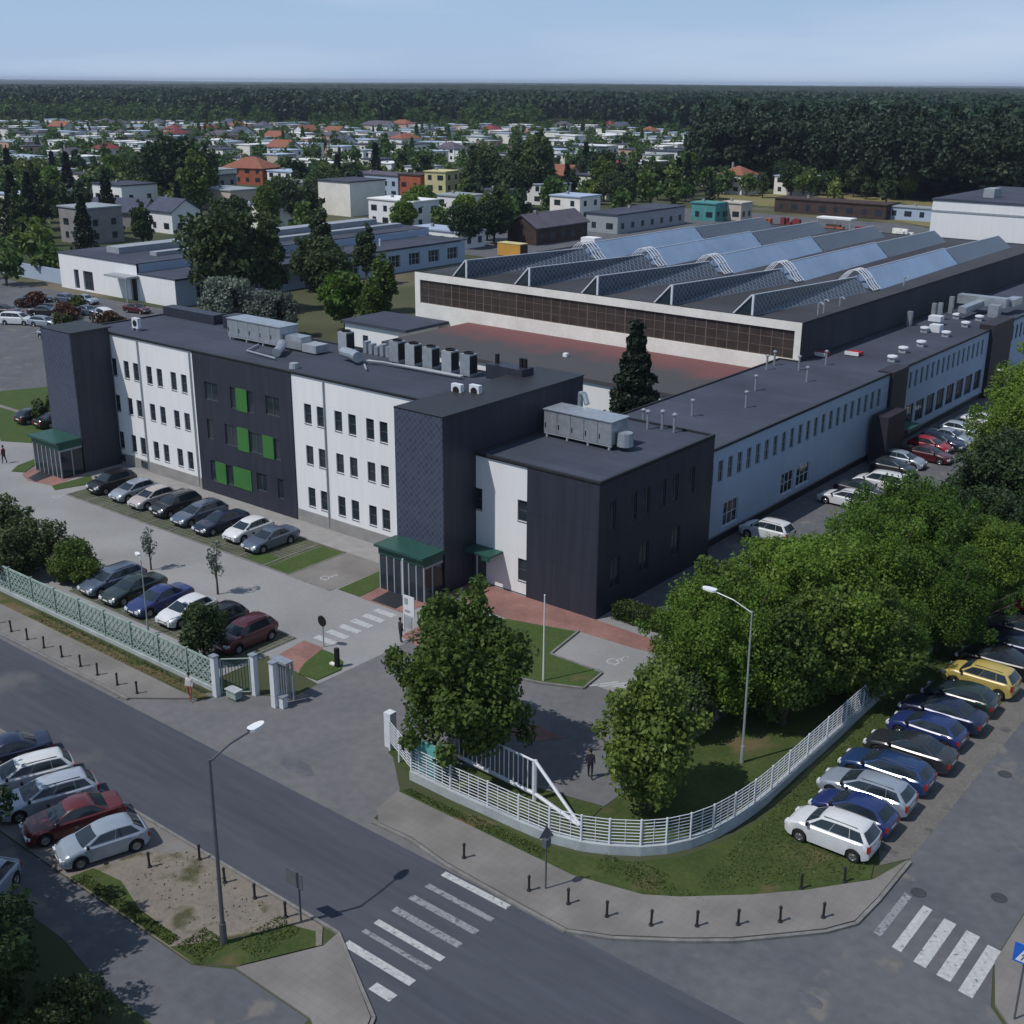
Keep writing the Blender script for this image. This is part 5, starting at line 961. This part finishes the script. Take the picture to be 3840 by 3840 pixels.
def blobcloud(blobs,n,rng,shell=.62):
    blobs=np.array(blobs); w=blobs[:,3]**2; idx=rng.choice(len(blobs),n,p=w/w.sum())
    d=rng.normal(size=(n,3)); d/=np.linalg.norm(d,axis=1)[:,None]
    r=blobs[idx,3]*(shell+(1.08-shell)*rng.random(n)**.7)*(1+.16*np.sin(d[:,0]*7+idx)*np.cos(d[:,1]*6+d[:,2]*5+idx*2))
    c=blobs[idx,:3]+d*r[:,None]; return c,d
def deciduous(name,h,r,th,nb,nl,size,seed,lm,cone=0.,sh=.62,br=.34,rag=.14):
    rng=np.random.default_rng(seed); bl=[]; cz=th+(h-th)/2; hz=(h-th)/2
    for i in range(nb):
        d=rng.normal(size=3); d/=np.linalg.norm(d); d[2]*=1.0
        q=rng.uniform(.35,.78); z=cz+d[2]*hz*q; fr=1-cone*max(0,(z-th)/(h-th))**1.2
        bl.append((d[0]*r*q*fr,d[1]*r*q*fr,z,r*br*rng.uniform(.75,1.25)*(.6+.4*fr)))
    if rag:
        p1,p2=rng.uniform(0,6.28,2)
        for i in range(nb//3):
            a=rng.uniform(0,6.28); e=rng.uniform(-.7,1.0); q=rng.uniform(.8,1.02); ce=math.sqrt(max(0,1-e*e)); fr=1-cone*max(0,(cz+e*hz-th)/(h-th))**1.2
            bl.append((math.cos(a)*ce*r*q*fr,math.sin(a)*ce*r*q*fr,cz+e*hz*.97*q,r*br*rng.uniform(.35,.6)))
        bl=[(x*(1+rag*math.sin(2*math.atan2(y,x)+p1)+rag*.7*math.sin(3*math.atan2(y,x)+p2+z)),y*(1+rag*math.sin(2*math.atan2(y,x)+p1)+rag*.7*math.sin(3*math.atan2(y,x)+p2+z)),z,b_) for x,y,z,b_ in bl]
    c,d=blobcloud(bl,nl,rng,sh); c[:,2]=np.maximum(c[:,2],.15)
    keep=c[:,2]<h*1.03; c=c[keep]; d=d[keep]
    cr=fastmesh(name+'_crown',leaves(c,d,size,rng),4,[M[lm]])
    t=MB(); t.tube((0,0,-.1),(0,0,th+.3*hz),r*.055+.05,r*.04+.03,n=8)
    for b_ in bl[::2]: t.tube((0,0,th*.8+rng.uniform(0,hz*.4)),(b_[0]*.9,b_[1]*.9,b_[2]),r*.022+.02,r*.006+.01,n=5)
    return cr,t.mesh(name+'_trunk',[M['bark']],1.)
def conifer(name,h,r,nl,size,seed,lm,z0=.6,lay=16):
    rng=np.random.default_rng(seed); u=rng.random(nl)**.75; li=np.floor(u*lay)/lay; zz=z0+(h-z0)*(1-(1-li)) ; 
    fr=(1-li)**.85*(.8+.35*np.sin(li*37+seed)**2); ang=rng.uniform(0,2*pi,nl); br=np.round(ang/(2*pi)*9+li*13)/9*2*pi+rng.normal(size=nl)*.16-li*13/9*2*pi
    rad=r*fr*rng.uniform(.15,1.02,nl)**.7; z=zz+(.02*h)*rng.normal(size=nl)*.5-rad*.16+.03*h
    c=np.stack([rad*np.cos(br),rad*np.sin(br),np.clip(z,.2,h)],axis=1); d=np.stack([np.cos(br),np.sin(br),np.full(nl,-.2)],axis=1)
    tip=rng.uniform(.86,1.0,nl//25)*h; cc=np.stack([rng.normal(size=len(tip))*.06*r,rng.normal(size=len(tip))*.06*r,tip],axis=1); c=np.concatenate([c,cc]); d=np.concatenate([d,np.tile([[0,0,1.]],(len(tip),1))])
    cr=fastmesh(name+'_crown',leaves(c,d,size,rng,.3),4,[M[lm]]); t=MB().tube((0,0,-.1),(0,0,h*.93),r*.08+.05,.02,n=8)
    return cr,t.mesh(name+'_trunk',[M['bark']],1.)
TP={}
def tree(proto,x,y,lab,name='tree',sc=1.,group=None,z=0.,rz=None,cat='tree'):
    cr,tr=TP[proto]; t=thing(name,lab,cat,(x,y,z),group,rz=random.uniform(0,6.28) if rz is None else rz,local=True); t.scale=(sc*random.uniform(.95,1.05),sc*random.uniform(.95,1.05),sc)
    for nm,me in (('crown',cr),('trunk',tr)): o=bpy.data.objects.new(nm,me); C.objects.link(o); o.parent=t
    return t
k=K
TP['maple']=deciduous('maple',8.7*k,4.1*k,.5,60,46000,.145,3,'leaf',cone=.42,sh=.3,br=.25,rag=.18)
TP['maple2']=deciduous('maple2',6.5*k,2.75*k,.2,42,22000,.125,4,'leaf',cone=.5,sh=.3,br=.28,rag=.22)
TP['big1']=deciduous('big1',8.4*k,4.3*k,.3,84,84000,.105,5,'leafb',sh=.35,br=.24,rag=.2)
TP['big2']=deciduous('big2',8.0*k,4.2*k,.3,80,78000,.105,6,'leafb',cone=.2,sh=.35,br=.24,rag=.2)
TP['big3']=deciduous('big3',8.2*k,4.2*k,.3,70,42000,.14,7,'leafd',sh=.35,br=.24,rag=.2)
TP['mid1']=deciduous('mid1',10,4.5,1.5,40,9000,.30,8,'leafd',br=.32); TP['mid2']=deciduous('mid2',12,4,1.5,34,6500,.36,9,'leaf',cone=.5,br=.32); TP['mid3']=deciduous('mid3',14,3.2,1.0,34,6000,.36,10,'leafd',cone=.55,br=.36)
TP['col']=deciduous('col',13,1.7,.8,26,4500,.33,11,'leafd',cone=.3,br=.5); TP['willow']=deciduous('willow',7.5,4.2,.5,36,8000,.26,12,'willow',br=.3); TP['bright']=deciduous('bright',9,3.6,1.2,30,5500,.34,13,'leafb',cone=.3)
TP['fir']=conifer('fir',11.2,2.9,26000,.16,14,'pine',lay=20); TP['spr1']=conifer('spr1',13,3.0,4500,.4,15,'pine'); 
TP['bush']=deciduous('bush',4.2,3.0,.0,34,14000,.13,16,'leaf',br=.28,rag=.22); TP['bushd']=deciduous('bushd',4.2,3.0,.0,34,14000,.13,21,'leafd',br=.28,rag=.22); TP['shrub']=deciduous('shrub',2.2,1.5,.0,14,3500,.13,17,'hedge'); TP['shrubr']=deciduous('shrubr',2.0,2.0,0.,14,1800,.22,18,'copper'); TP['small']=deciduous('small',4.6,1.7,.6,22,9000,.12,19,'leafd',br=.4)
TP['sap']=deciduous('sap',3.8,.55,.8,12,420,.10,20,'willow',br=.6)
tree('maple',-31.1,35.7,'big green maple at the right of the gateway, nearest the street','maple_tree',1.0,rz=.6)
tree('maple2',-22.9,37.8,'smaller round tree inside the bend of the curved fence','maple_tree',1.06)
bt=[(-24.2,46.6,'big1',.88,'leftmost and nearest of the bright green trees in the right mass'),(-22.3,52.4,'big2',1.0,'bright green tree second in the right mass, above the street lamp'),(-22.2,58.6,'big1',.95,'bright green tree third in the right mass'),(-25.3,54.6,'big2',.85,'bright green tree beside the white van at the dark corner block'),(-22.6,64.6,'big2',1.0,'bright green tree fourth in the right mass'),(-21.0,71,'big3',.78,'lower bright green tree beside the red car on the street'),(-21.4,78.5,'big3',1.0,'dark topped tree near the right frame edge'),(-22.6,87.5,'big2',1.2,'tall tree at the right frame edge under the pale lamp'),(-23.2,97,'big1',1.35,'tallest tree at the right frame edge'),(-21.6,47.6,'maple2',1.0,'low tree just behind the curved fence near the lamp'),(-19.3,53.5,'big2',.66,'low tree behind the fence by the blue cars'),(-18.9,60,'big1',.72,'low tree behind the fence by the yellow car'),(-18.6,66.5,'big2',.75,'low tree behind the fence by the red car'),(-21.8,108,'big2',1.1,'tree farthest up the side lane'),(-18.7,73.5,'big3',.7,'tree overhanging the grey car at the right edge'),(-26.6,49.9,'maple2',1.05,'small bright tree at the foot of the dark corner block hedge'),(-21.2,50.4,'maple2',1.05,'low tree filling the gap behind the fence'),(-19.6,51.8,'maple2',1.0,'low tree overhanging the fence above the dark cars'),(-24.6,43.9,'small',.9,'low bushy tree behind the street lamp'),(-19.8,80,'big1',.9,'tree at the right edge above the last parked cars')]
for x,y,p_,s,l in bt: tree(p_,x,y,l,'tree',s,'bright green trees between the side lane and the side street')
tree('fir',-48.6,75.6,'dark spruce rising between the office and the factory front','spruce_tree',1.24)
T=[('mid1',-127.2,99.8,1.6,'big dark oak in front of the long white hall','oak_tree'),('mid3',-124,104,1.1,'tall dark crown joined behind the big oak','tree'),('willow',-117,92,1.0,'silvery willow behind the office roof, left','willow_tree'),('willow',-110,93,.85,'silvery willow behind the office roof, right','willow_tree'),('bright',-106.5,101,1.0,'round green tree left of the factory window band','tree'),('col',-137.6,126,1.1,'slim dark column tree above the hall roofs, right one','cypress_tree'),('col',-141,119,1.05,'slim dark column tree above the hall roofs, left one','cypress_tree'),('shrub',-88,78,1.7,'light green sapling top behind the condenser row','tree'),('mid2',-100,99,.7,'tree in the gap between office and factory','tree'),
('bushd',-65.8,34.9,1.0,'large dark bush behind the lattice fence at the left edge','bush'),('bush',-62.6,36.3,.75,'lower dark bush right of the large one behind the lattice fence','bush'),('bushd',-70,35.5,1.1,'dark bush at the left frame edge','bush'),('small',-47.9,34.5,.95,'small dark tree behind the lattice fence before the black car','tree'),
('sap',-54.4,40.5,1.1,'thin sapling standing behind the bright blue car','sapling'),('sap',-60.6,40.3,.9,'thin sapling behind the blue grey car','sapling'),
('bushd',-33.0,13.9,.95,'dark tree crown at the bottom left corner','tree'),('bushd',-38.9,14.4,.75,'dark tree at the left frame edge at the bottom','tree'),('bushd',-29.6,14.8,.62,'dark bush at the bottom edge right of the corner tree','bush'),('bushd',-35.8,15.6,.55,'dark low bush beside the silver car at the bottom left','bush'),('big3',-52,14.4,1.23,'tall tree shading the near lane, farthest back','tree'),('big3',-47,14.0,1.23,'tall tree shading the near lane beside the parked cars','tree'),('big3',-42.6,12.6,1.12,'tall tree shading the middle of the near lane','tree'),('big3',-37.8,12.0,1.27,'tall tree shading the near end of the near lane','tree'),('big3',-34.6,9.6,1.08,'tall tree nearest the junction shading the near lane','tree'),('big3',-49.5,13.2,1.23,'tall tree shading the near lane, second from the back','tree'),('big3',-44.6,13.0,1.27,'tall tree shading the near lane, third from the back','tree'),('big3',-40.4,11.8,1.12,'tall tree shading the near lane, fourth from the back','tree'),('big3',-36.8,10.3,1.18,'tall tree shading the near lane, third from the junction','tree'),('big3',-33.8,10.4,0.98,'tall tree shading the near lane, second from the junction','tree'),('mid1',-131,119,.95,'dark tree beside the side wall of the long hall, nearer','tree'),('mid3',-130,128,.8,'dark tree beside the side wall of the long hall, farther','tree'),('mid1',-121,112,.9,'dark tree in the gap behind the willows','tree'),('mid2',-112,113,.75,'tree behind the round green tree by the factory','tree'),
('mid3',-92,68,.55,'dark tree at the left edge by the road','tree'),('mid2',-100,71,.6,'dark shrubby tree left of the far stair tower','tree'),('shrub',-96.5,55.6,1.2,'dark bush by the black cars beside the stair tower','bush')]
for p_,x,y,s,l,n in T: tree(p_,x,y,l,n,s)
for i,(x,y) in enumerate([(-139,84),(-143,88),(-150,86),(-133.5,80),(-130,84),(-118,73),(-112,68),(-123,76)]): tree('shrubr' if i%2==0 else 'shrub',x,y,['copper red hedge clump by the white van in the far yard','green clump behind the copper hedge in the far yard','copper clump before the long white hall','green clump by the silver estate in the far yard','copper clump right of the silver estate','dark shrub by the road left of the office','copper shrub nearest the office stair tower','green shrub midway along the far yard edge'][i],'shrub',1.1,'shrubs around the far yard',cat='shrub')
# hedge along dark wing
rng=np.random.default_rng(5); n=14000; cx=np.stack([rng.uniform(-34.6,-30.2,n)*K,rng.uniform(52.3,53.6,n)*K,rng.uniform(.1,.95,n)*K],axis=1); hd=fastmesh('hedge',leaves(cx-np.array([-32.4*K,53*K,0]),rng.normal(size=(n,3))*.3,.085,rng),4,[M['hedge']]); ho=bpy.data.objects.new('hedge',hd); C.objects.link(ho); ho.location=(-32.4*K,53*K,0); tag(ho,'clipped green hedge at the foot of the dark wing','hedge')
# hand placed suburb trees
S=[('mid1',-243,178,2.0,'tall dark oak rising over the suburb left of centre'),('mid2',-226,172,1.4,'broad dark oak beside the tallest one'),('mid3',-246,190,1.3,'dark oak behind the tallest one'),('mid1',-195,169,1.2,'green tree between the beige house and tall white house end'),('mid2',-190,160,1.0,'green tree just left of the tall white house end'),('mid1',-177,141,1.1,'green tree above the hall roofs'),('spr1',-217,126,1.1,'dark spruce before the bare grey house, left'),('spr1',-207,117,1.2,'dark spruce before the bare grey house, middle'),('mid3',-198,113,1.0,'dark tree at the left end of the boundary wall'),('spr1',-192,121,.9,'dark spruce right of the bare grey house'),('mid3',-185,128,.8,'dark slim tree between grey house and hall'),('spr1',-213,140,1.1,'dark spruce left of the small gable house'),
('mid1',-203.8,262,1.75,'biggest dark green crown in the middle distance'),('mid2',-196,255,1.7,'big green crown right of the biggest one'),('mid1',-210,250,1.5,'big dark crown left of the biggest one'),('mid1',-192.5,233,1.35,'dark round tree right of the yellow house'),('mid1',-184,230,1.3,'dark round tree below the big crowns'),('mid3',-189,247,1.5,'dark tree under the big crowns'),('mid1',-199,289,1.3,'green tree left of the violet slim house'),('mid2',-180,262,1.1,'green tree right of the violet slim house'),('mid1',-172,255,1.0,'bushy tree behind the low hall'),('mid1',-165,248,.9,'bushy tree left of the teal shed'),
('mid1',-147,169.5,.95,'dark round tree left of the ochre container'),('mid1',-146,177,1.0,'dark tree behind the ochre container'),('mid2',-151,181,.9,'dark tree left of the violet roofed shed'),('bright',-175,185,1.0,'light green tree below the yellow house'),('bright',-182,196,1.1,'light green tree beside the tall white house end'),('bright',-170,178,.9,'light green bushy tree behind the white garage'),('bright',-166,192,1.0,'light green tree at the scrub behind the garage'),
('bright',-196,330,1.3,'bright tree before the forest edge, left'),('bright',-125,322,1.4,'bright green tree at the forest edge behind the brown shed'),('mid1',-158,318,1.1,'rounded dark tree at the forest edge by the dry field'),('mid1',-152,310,1.0,'tree at the corner of the dry field'),('mid2',-262,188,1.1,'dark tree left of the white cube house'),('mid1',-285,200,1.2,'green tree behind the grey left house'),('bright',-290,175,1.1,'yellow green tree at the left frame edge'),('bright',-300,200,1.3,'yellow green tree second at the left frame edge'),('mid3',-262,154,1.0,'dark tree at the left edge by the beige house')]
for i_,(x_,y_) in enumerate([(-181,150),(-188,152),(-172,160),(-180,168),(-200,160),(-209,163),(-215,178),(-168,168),(-186,178),(-225,182),(-232,200),(-221,205),(-249,196),(-250,150),(-240,140),(-228,135),(-222,118),(-190,140),(-182,120),(-176,132)]): S.append((['mid1','mid2','bright','mid1'][i_%4],x_,y_,.75+.12*(i_%4),ordn(i_+1)+' tree of the dense belt between the long hall and the first houses'))
def hides(x,y,r=4.5):
    d=math.hypot(x,y); a=math.atan2(y,x)
    for h in NH[:13]:
        D_=math.hypot(h[0],h[1]); A=math.atan2(h[1],h[0])
        if d<D_-3 and d>D_-70 and abs(a-A)<(h[2]/K/2+r*.75)/D_: return True
    return False
S=[q for q in S if not ('dense belt' in q[4] and hides(q[1],q[2]))]
for p_,x,y,s,l in S: tree(p_,x,y,l,'tree',s,'trees of the near suburb'); occ.append((x,y))
TP['far1']=deciduous('far1',9,4,.5,14,520,.7,31,'tleaf',br=.4); TP['far2']=deciduous('far2',11,3.2,.5,14,400,.85,32,'leafd',cone=.5,br=.45); TP['far3']=deciduous('far3',7,3,.5,12,480,.62,33,'tleaf',br=.45); TP['far4']=conifer('far4',12,2.6,420,.9,34,'pine')
cand=[]
for i in range(14000):
    dd=150+RNG.random()**.8*700; lat=RNG.uniform(-.47,.30)*dd
    edge=100 if dd<600 else 100
    if lat>(100 if dd>300 else 60 if dd>240 else -30): continue
    if dd<200 and lat>-40-(dd-150)*.4: continue
    x=-math.sin(yawc)*dd+math.cos(yawc)*lat; y=math.cos(yawc)*dd+math.sin(yawc)*lat
    if x>-168 and y<165 : continue
    if x>-170 and y>160 and x>-160+(y-200)*.0 and y<300: continue
    if hides(x,y): continue
    if any((x-a)**2+(y-b)**2<(8.0 if dd<300 else 6.0)**2 for a,b in occ): continue
    occ.append((x,y)); cand.append((dd,lat,x,y))
cand.sort(); near=cand[:240]; rest=cand[240:]; RNG.shuffle(rest); rest=[tuple(q) for q in rest[:1250]]
near2={}
for dd,lat,x,y in near:
    b_='nearest' if dd<250 else('second' if dd<320 else 'third'); near2.setdefault(b_,[]).append((lat/dd,x,y))
for b_,L in near2.items():
    L.sort(); cn_={}
    for _,x,y in L:
        p_=['far1','far2','far3','far4'][RNG.choice(4,p=[.47,.26,.22,.05])]; cn_[p_]=cn_.get(p_,0)+1
        tree(p_,x,y,f"{dict(far1='rounded green',far2='tall dark',far3='low bright green',far4='dark pointed')[p_]} tree in the {b_} belt of the suburb, {ordn(cn_[p_])} such from the left",'tree' if p_!='far4' else 'spruce_tree',float(RNG.uniform(.65,1.15)),'scattered suburb trees')
def meshV(me): a=np.empty(len(me.vertices)*3,dtype=np.float32); me.vertices.foreach_get('co',a); return a.reshape(-1,3)
def scatter(name,protos,pts,mats,sub,label):
    out=[]
    for (x,y,s,pi_) in pts:
        V=protos[pi_]; n=int(len(V)//4*sub)*4; st=int(RNG.integers(0,max(1,(len(V)-n)//4+1)))*4; v=V[st:st+n]
        a=RNG.uniform(0,6.28); c_,s_=math.cos(a),math.sin(a); q=np.stack([v[:,0]*c_-v[:,1]*s_,v[:,0]*s_+v[:,1]*c_,v[:,2]],axis=1)*s; q[:,0]+=x*K; q[:,1]+=y*K; out.append(q)
    me=fastmesh(name,np.concatenate(out),4,mats); o=bpy.data.objects.new(name,me); C.objects.link(o); o['label']=label; o['category']='trees'; o['kind']='stuff'; return o
PV=[meshV(TP[p_][0]) for p_ in('far1','far2','far3','far4')]
scatter('suburb_trees',PV,[(x,y,float(RNG.uniform(.6,1.05)),int(RNG.choice(4,p=[.48,.27,.2,.05]))) for _,_,x,y in rest],[M['tleaf']],.6,'mass of green trees among the far suburb houses')
# gaps in the suburb ground: hedges and low shrubs
# forest
fp=[meshV(conifer('f%d'%i,26+2*i,4.2,950,.78,40+i,'pine2',z0=3,lay=9)[0]) for i in range(3)]; fp+= [meshV(deciduous('g%d'%i,24,4.8,4,14,950,.78,50+i,'pine2',br=.42)[0]) for i in range(3)]
pts=[]
yy=321
while yy<420:
    xx=-182-(yy-321)*.6
    while xx<25: pts.append((xx+RNG.uniform(-2,2),yy+RNG.uniform(-2,2)+(6*math.sin(xx*.07)),float(RNG.uniform(.9,1.04)),int(RNG.choice(6,p=[.06,.04,0,.3,.3,.3])))); xx+=4.2
    yy+=5.2
scatter('forest_edge',fp,pts,[M['pine2']],1.,'dark pine forest edge behind the dry field')
pts=[]
for i in range(26000):
    dd=340+RNG.random()**1.3*1500; lat=RNG.uniform(-.50,.50)*dd
    x=-math.sin(yawc)*dd+math.cos(yawc)*lat; y=math.cos(yawc)*dd+math.sin(yawc)*lat
    town=lat<(100+ (dd-255)*.02 if dd<640 else 110-(dd-640)*.30)
    if town and dd<(860+60*math.sin(lat*.013)): continue
    if not town and y<412: continue
    pts.append((x,y,float(RNG.uniform(.8,1.1)),int(RNG.integers(3))))
    if len(pts)>9000: break
fp2=[meshV(deciduous('k%d'%i,24,5.6,4,9,190,1.9,60+i,'pinef',br=.5)[0]) for i in range(3)]
scatter('forest',fp2,pts,[M['pinef']],.8,'wide dark forest reaching to the horizon')
pts=[]
for i in range(700):
    dd=RNG.uniform(800,905); lat=RNG.uniform(-.48,.02)*dd; pts.append((-math.sin(yawc)*dd+math.cos(yawc)*lat,math.cos(yawc)*dd+math.sin(yawc)*lat,float(RNG.uniform(1.1,1.9)),int(RNG.integers(3))))
scatter('forest_fringe',PV,pts,[M['tleaf']],.6,'lighter green leafy trees in front of the far forest')
# far canopy as uneven sheet
N_=240; us=np.linspace(-1,1,N_); ds=1500*(8.0**np.linspace(0,1,N_)); rr=np.random.default_rng(9)
V=[];F_=[]
for j,dd in enumerate(ds):
    for i,u_ in enumerate(us):
        lat=u_*dd*.62; x=(-math.sin(yawc)*dd+math.cos(yawc)*lat)*K; y=(math.cos(yawc)*dd+math.sin(yawc)*lat)*K
        V.append((x,y,18+rr.uniform(-3.5,4)+8*math.sin(x*.0011)*math.cos(y*.0009+1) if 0<j<N_-1 else (0 if j==0 else 20)))
for j in range(N_-1):
    for i in range(N_-1): a=j*N_+i; F_.append((a,a+1,a+N_+1,a+N_))
me=bpy.data.meshes.new('far_forest'); me.from_pydata(V,[],F_); 
M['canopy']=mat('far_forest_canopy',(.016,.026,.018),.95,.3,.006,c2=(.032,.046,.026)); me.materials.append(M['canopy']); o=bpy.data.objects.new('far_forest',me); C.objects.link(o); o['kind']='stuff'; o['label']='far forest canopy at the horizon'; o['category']='forest'
# ground cover tufts on verges
def tufts(name,polys,n,h,m,lab,z=.06):
    out=[]; rng=np.random.default_rng(77)
    for (x0,x1,y0,y1,cnt) in polys:
        pass
        c=np.stack([rng.uniform(x0,x1,cnt)*K,rng.uniform(y0,y1,cnt)*K,np.full(cnt,z*K)+h*.35],axis=1); xx,yy=c[:,0]/K,c[:,1]/K; ok=~((xx>-18.6)&(yy<34.4+(xx+17.6)*1.02+.35)&(xx<-13)&(yy>34.3))&~((yy>38.6)&(xx>-13.9)); c=c[ok]; cnt=len(c); out.append(leaves(c,rng.normal(size=(cnt,3)),h,rng,.2))
    me=fastmesh(name,np.concatenate(out),4,[M[m]]); o=bpy.data.objects.new(name,me); C.objects.link(o); o['kind']='stuff'; o['label']=lab; o['category']='grass'
tufts('grass_tufts',[(-22.2,-17.4,32.9,33.9,700),(-21,-19.5,33.2,34.3,300),(-18.5,-13.2,34.4,41.5,5200),(-28,-24,32.0,32.6,900),(-31.4,-28,32.05,32.4,700),(-18.6,-17.6,41,60,2500),(-29.3,-28.0,21.3,23.3,600),(-30.8,-29.4,19.95,21.2,700),(-36.8,-31,19.85,20.3,1200)],0,.055,'grassleaf','short grass tufts on the verges')
tufts('weeds',[(-35.5,-29.5,21.0,23.6,130),(-60,-45,31.7,32.5,1800)],0,.06,'hedge','sparse weeds on the sandy island and verge',.045)
if HAZE>0:
    hz=MB().box(-R0*K-50,R0*K+50,-R0*.2*K-50,R0*K+50,-1.5,52).build('haze',M['white'],k=1); hz['kind']='stuff'; hz['label']='thin bluish air'; hm=bpy.data.materials.new('haze_air'); hm.use_nodes=True; nt_=hm.node_tree
    for n_ in list(nt_.nodes): nt_.nodes.remove(n_)
    o_=nt_.nodes.new('ShaderNodeOutputMaterial'); v_=nt_.nodes.new('ShaderNodeVolumePrincipled'); v_.inputs['Color'].default_value=(.72,.82,1,1); v_.inputs['Density'].default_value=HAZE; v_.inputs['Anisotropy'].default_value=.2; nt_.links.new(v_.outputs[0],o_.inputs['Volume']); hz.data.materials.clear(); hz.data.materials.append(hm)
# ------------------------------------------------------------------ camera, light, sky
f=2290.; H=28.5; pitch=math.radians(19.5); roll=math.radians(.385)
Fv=Vector((0,math.cos(pitch),-math.sin(pitch))); R0_=Vector((1,0,0)); U0=R0_.cross(Fv)
Rv=R0_*math.cos(roll)+U0*math.sin(roll); Uv=U0*math.cos(roll)-R0_*math.sin(roll)
rot=Matrix.Rotation(yawc,3,'Z'); Fv=rot@Fv;Rv=rot@Rv;Uv=rot@Uv
cam=bpy.data.cameras.new('camera'); co=bpy.data.objects.new('camera',cam); C.objects.link(co)
mw=Matrix(((Rv.x,Uv.x,-Fv.x,0),(Rv.y,Uv.y,-Fv.y,0),(Rv.z,Uv.z,-Fv.z,H*K),(0,0,0,1))); co.matrix_world=mw
cam.sensor_width=36; cam.lens=36*f/1932; cam.clip_end=40000; cam.clip_start=.5; bpy.context.scene.camera=co
EL=math.radians(56); AZ=math.atan2(-.90,-.44)   # direction towards the sun (plan)
sd=Vector((math.cos(AZ)*math.cos(EL),math.sin(AZ)*math.cos(EL),math.sin(EL)))
sl=bpy.data.lights.new('sun','SUN'); sl.energy=SUN; sl.angle=math.radians(.53); sl.color=(1.0,.955,.90); so=bpy.data.objects.new('sun',sl); C.objects.link(so); so.rotation_euler=(-sd).to_track_quat('-Z','Y').to_euler(); so.location=(0,0,200)
wd=bpy.data.worlds.new('World'); bpy.context.scene.world=wd; wd.use_nodes=True; nt=wd.node_tree; bg=nt.nodes['Background']
sk=nt.nodes.new('ShaderNodeTexSky'); sk.sky_type='NISHITA'; sk.sun_disc=False; sk.sun_elevation=EL; sk.sun_rotation=math.pi/2-AZ; sk.air_density=1.0; sk.dust_density=SKYD; sk.ozone_density=SKYO; sk.altitude=100
tcs=nt.nodes.new('ShaderNodeTexCoord'); mp=nt.nodes.new('ShaderNodeMapping'); mp.inputs['Scale'].default_value=(1,1,7); nt.links.new(tcs.outputs['Generated'],mp.inputs[0]); nz=nt.nodes.new('ShaderNodeTexNoise'); nz.inputs['Scale'].default_value=2.6; nz.inputs['Detail'].default_value=5; nt.links.new(mp.outputs[0],nz.inputs[0])
cr=nt.nodes.new('ShaderNodeMapRange'); cr.inputs['From Min'].default_value=.47; cr.inputs['From Max'].default_value=.72; cr.inputs['To Max'].default_value=.55; nt.links.new(nz.outputs[0],cr.inputs[0])
spx=nt.nodes.new('ShaderNodeSeparateXYZ'); nt.links.new(tcs.outputs['Generated'],spx.inputs[0])
rp=nt.nodes.new('ShaderNodeValToRGB'); e_=rp.color_ramp.elements; e_[0].position=0; e_[0].color=(.61,.84,1.19,1); e_[1].position=.075; e_[1].color=(.54,.78,1.15,1); nt.links.new(spx.outputs[2],rp.inputs[0])
sc_=nt.nodes.new('ShaderNodeVectorMath'); sc_.operation='SCALE'; sc_.inputs['Scale'].default_value=10.2; nt.links.new(rp.outputs[0],sc_.inputs[0])
fm=nt.nodes.new('ShaderNodeMapRange'); fm.inputs['From Min'].default_value=.05; fm.inputs['From Max'].default_value=.5; fm.inputs['To Min'].default_value=.9; fm.inputs['To Max'].default_value=.25; nt.links.new(spx.outputs[2],fm.inputs['Value'])
m0=nt.nodes.new('ShaderNodeMix'); m0.data_type='RGBA'; nt.links.new(fm.outputs[0],m0.inputs['Factor']); nt.links.new(sk.outputs[0],m0.inputs[6]); nt.links.new(sc_.outputs[0],m0.inputs[7])
mx=nt.nodes.new('ShaderNodeMix'); mx.data_type='RGBA'; nt.links.new(cr.outputs[0],mx.inputs['Factor']); nt.links.new(m0.outputs[2],mx.inputs[6]); mx.inputs[7].default_value=(9.3,10.9,13.2,1); nt.links.new(mx.outputs[2],bg.inputs['Color']); bg.inputs['Strength'].default_value=SKYS
sc=bpy.context.scene; sc.view_settings.view_transform='Standard'; sc.view_settings.look='None'; sc.view_settings.gamma=1; sc.view_settings.exposure=EXPO; sc.render.engine='CYCLES'; sc.cycles.max_bounces=5; sc.cycles.volume_bounces=0
for o in bpy.data.objects:
    if '_org' in o: del o['_org']
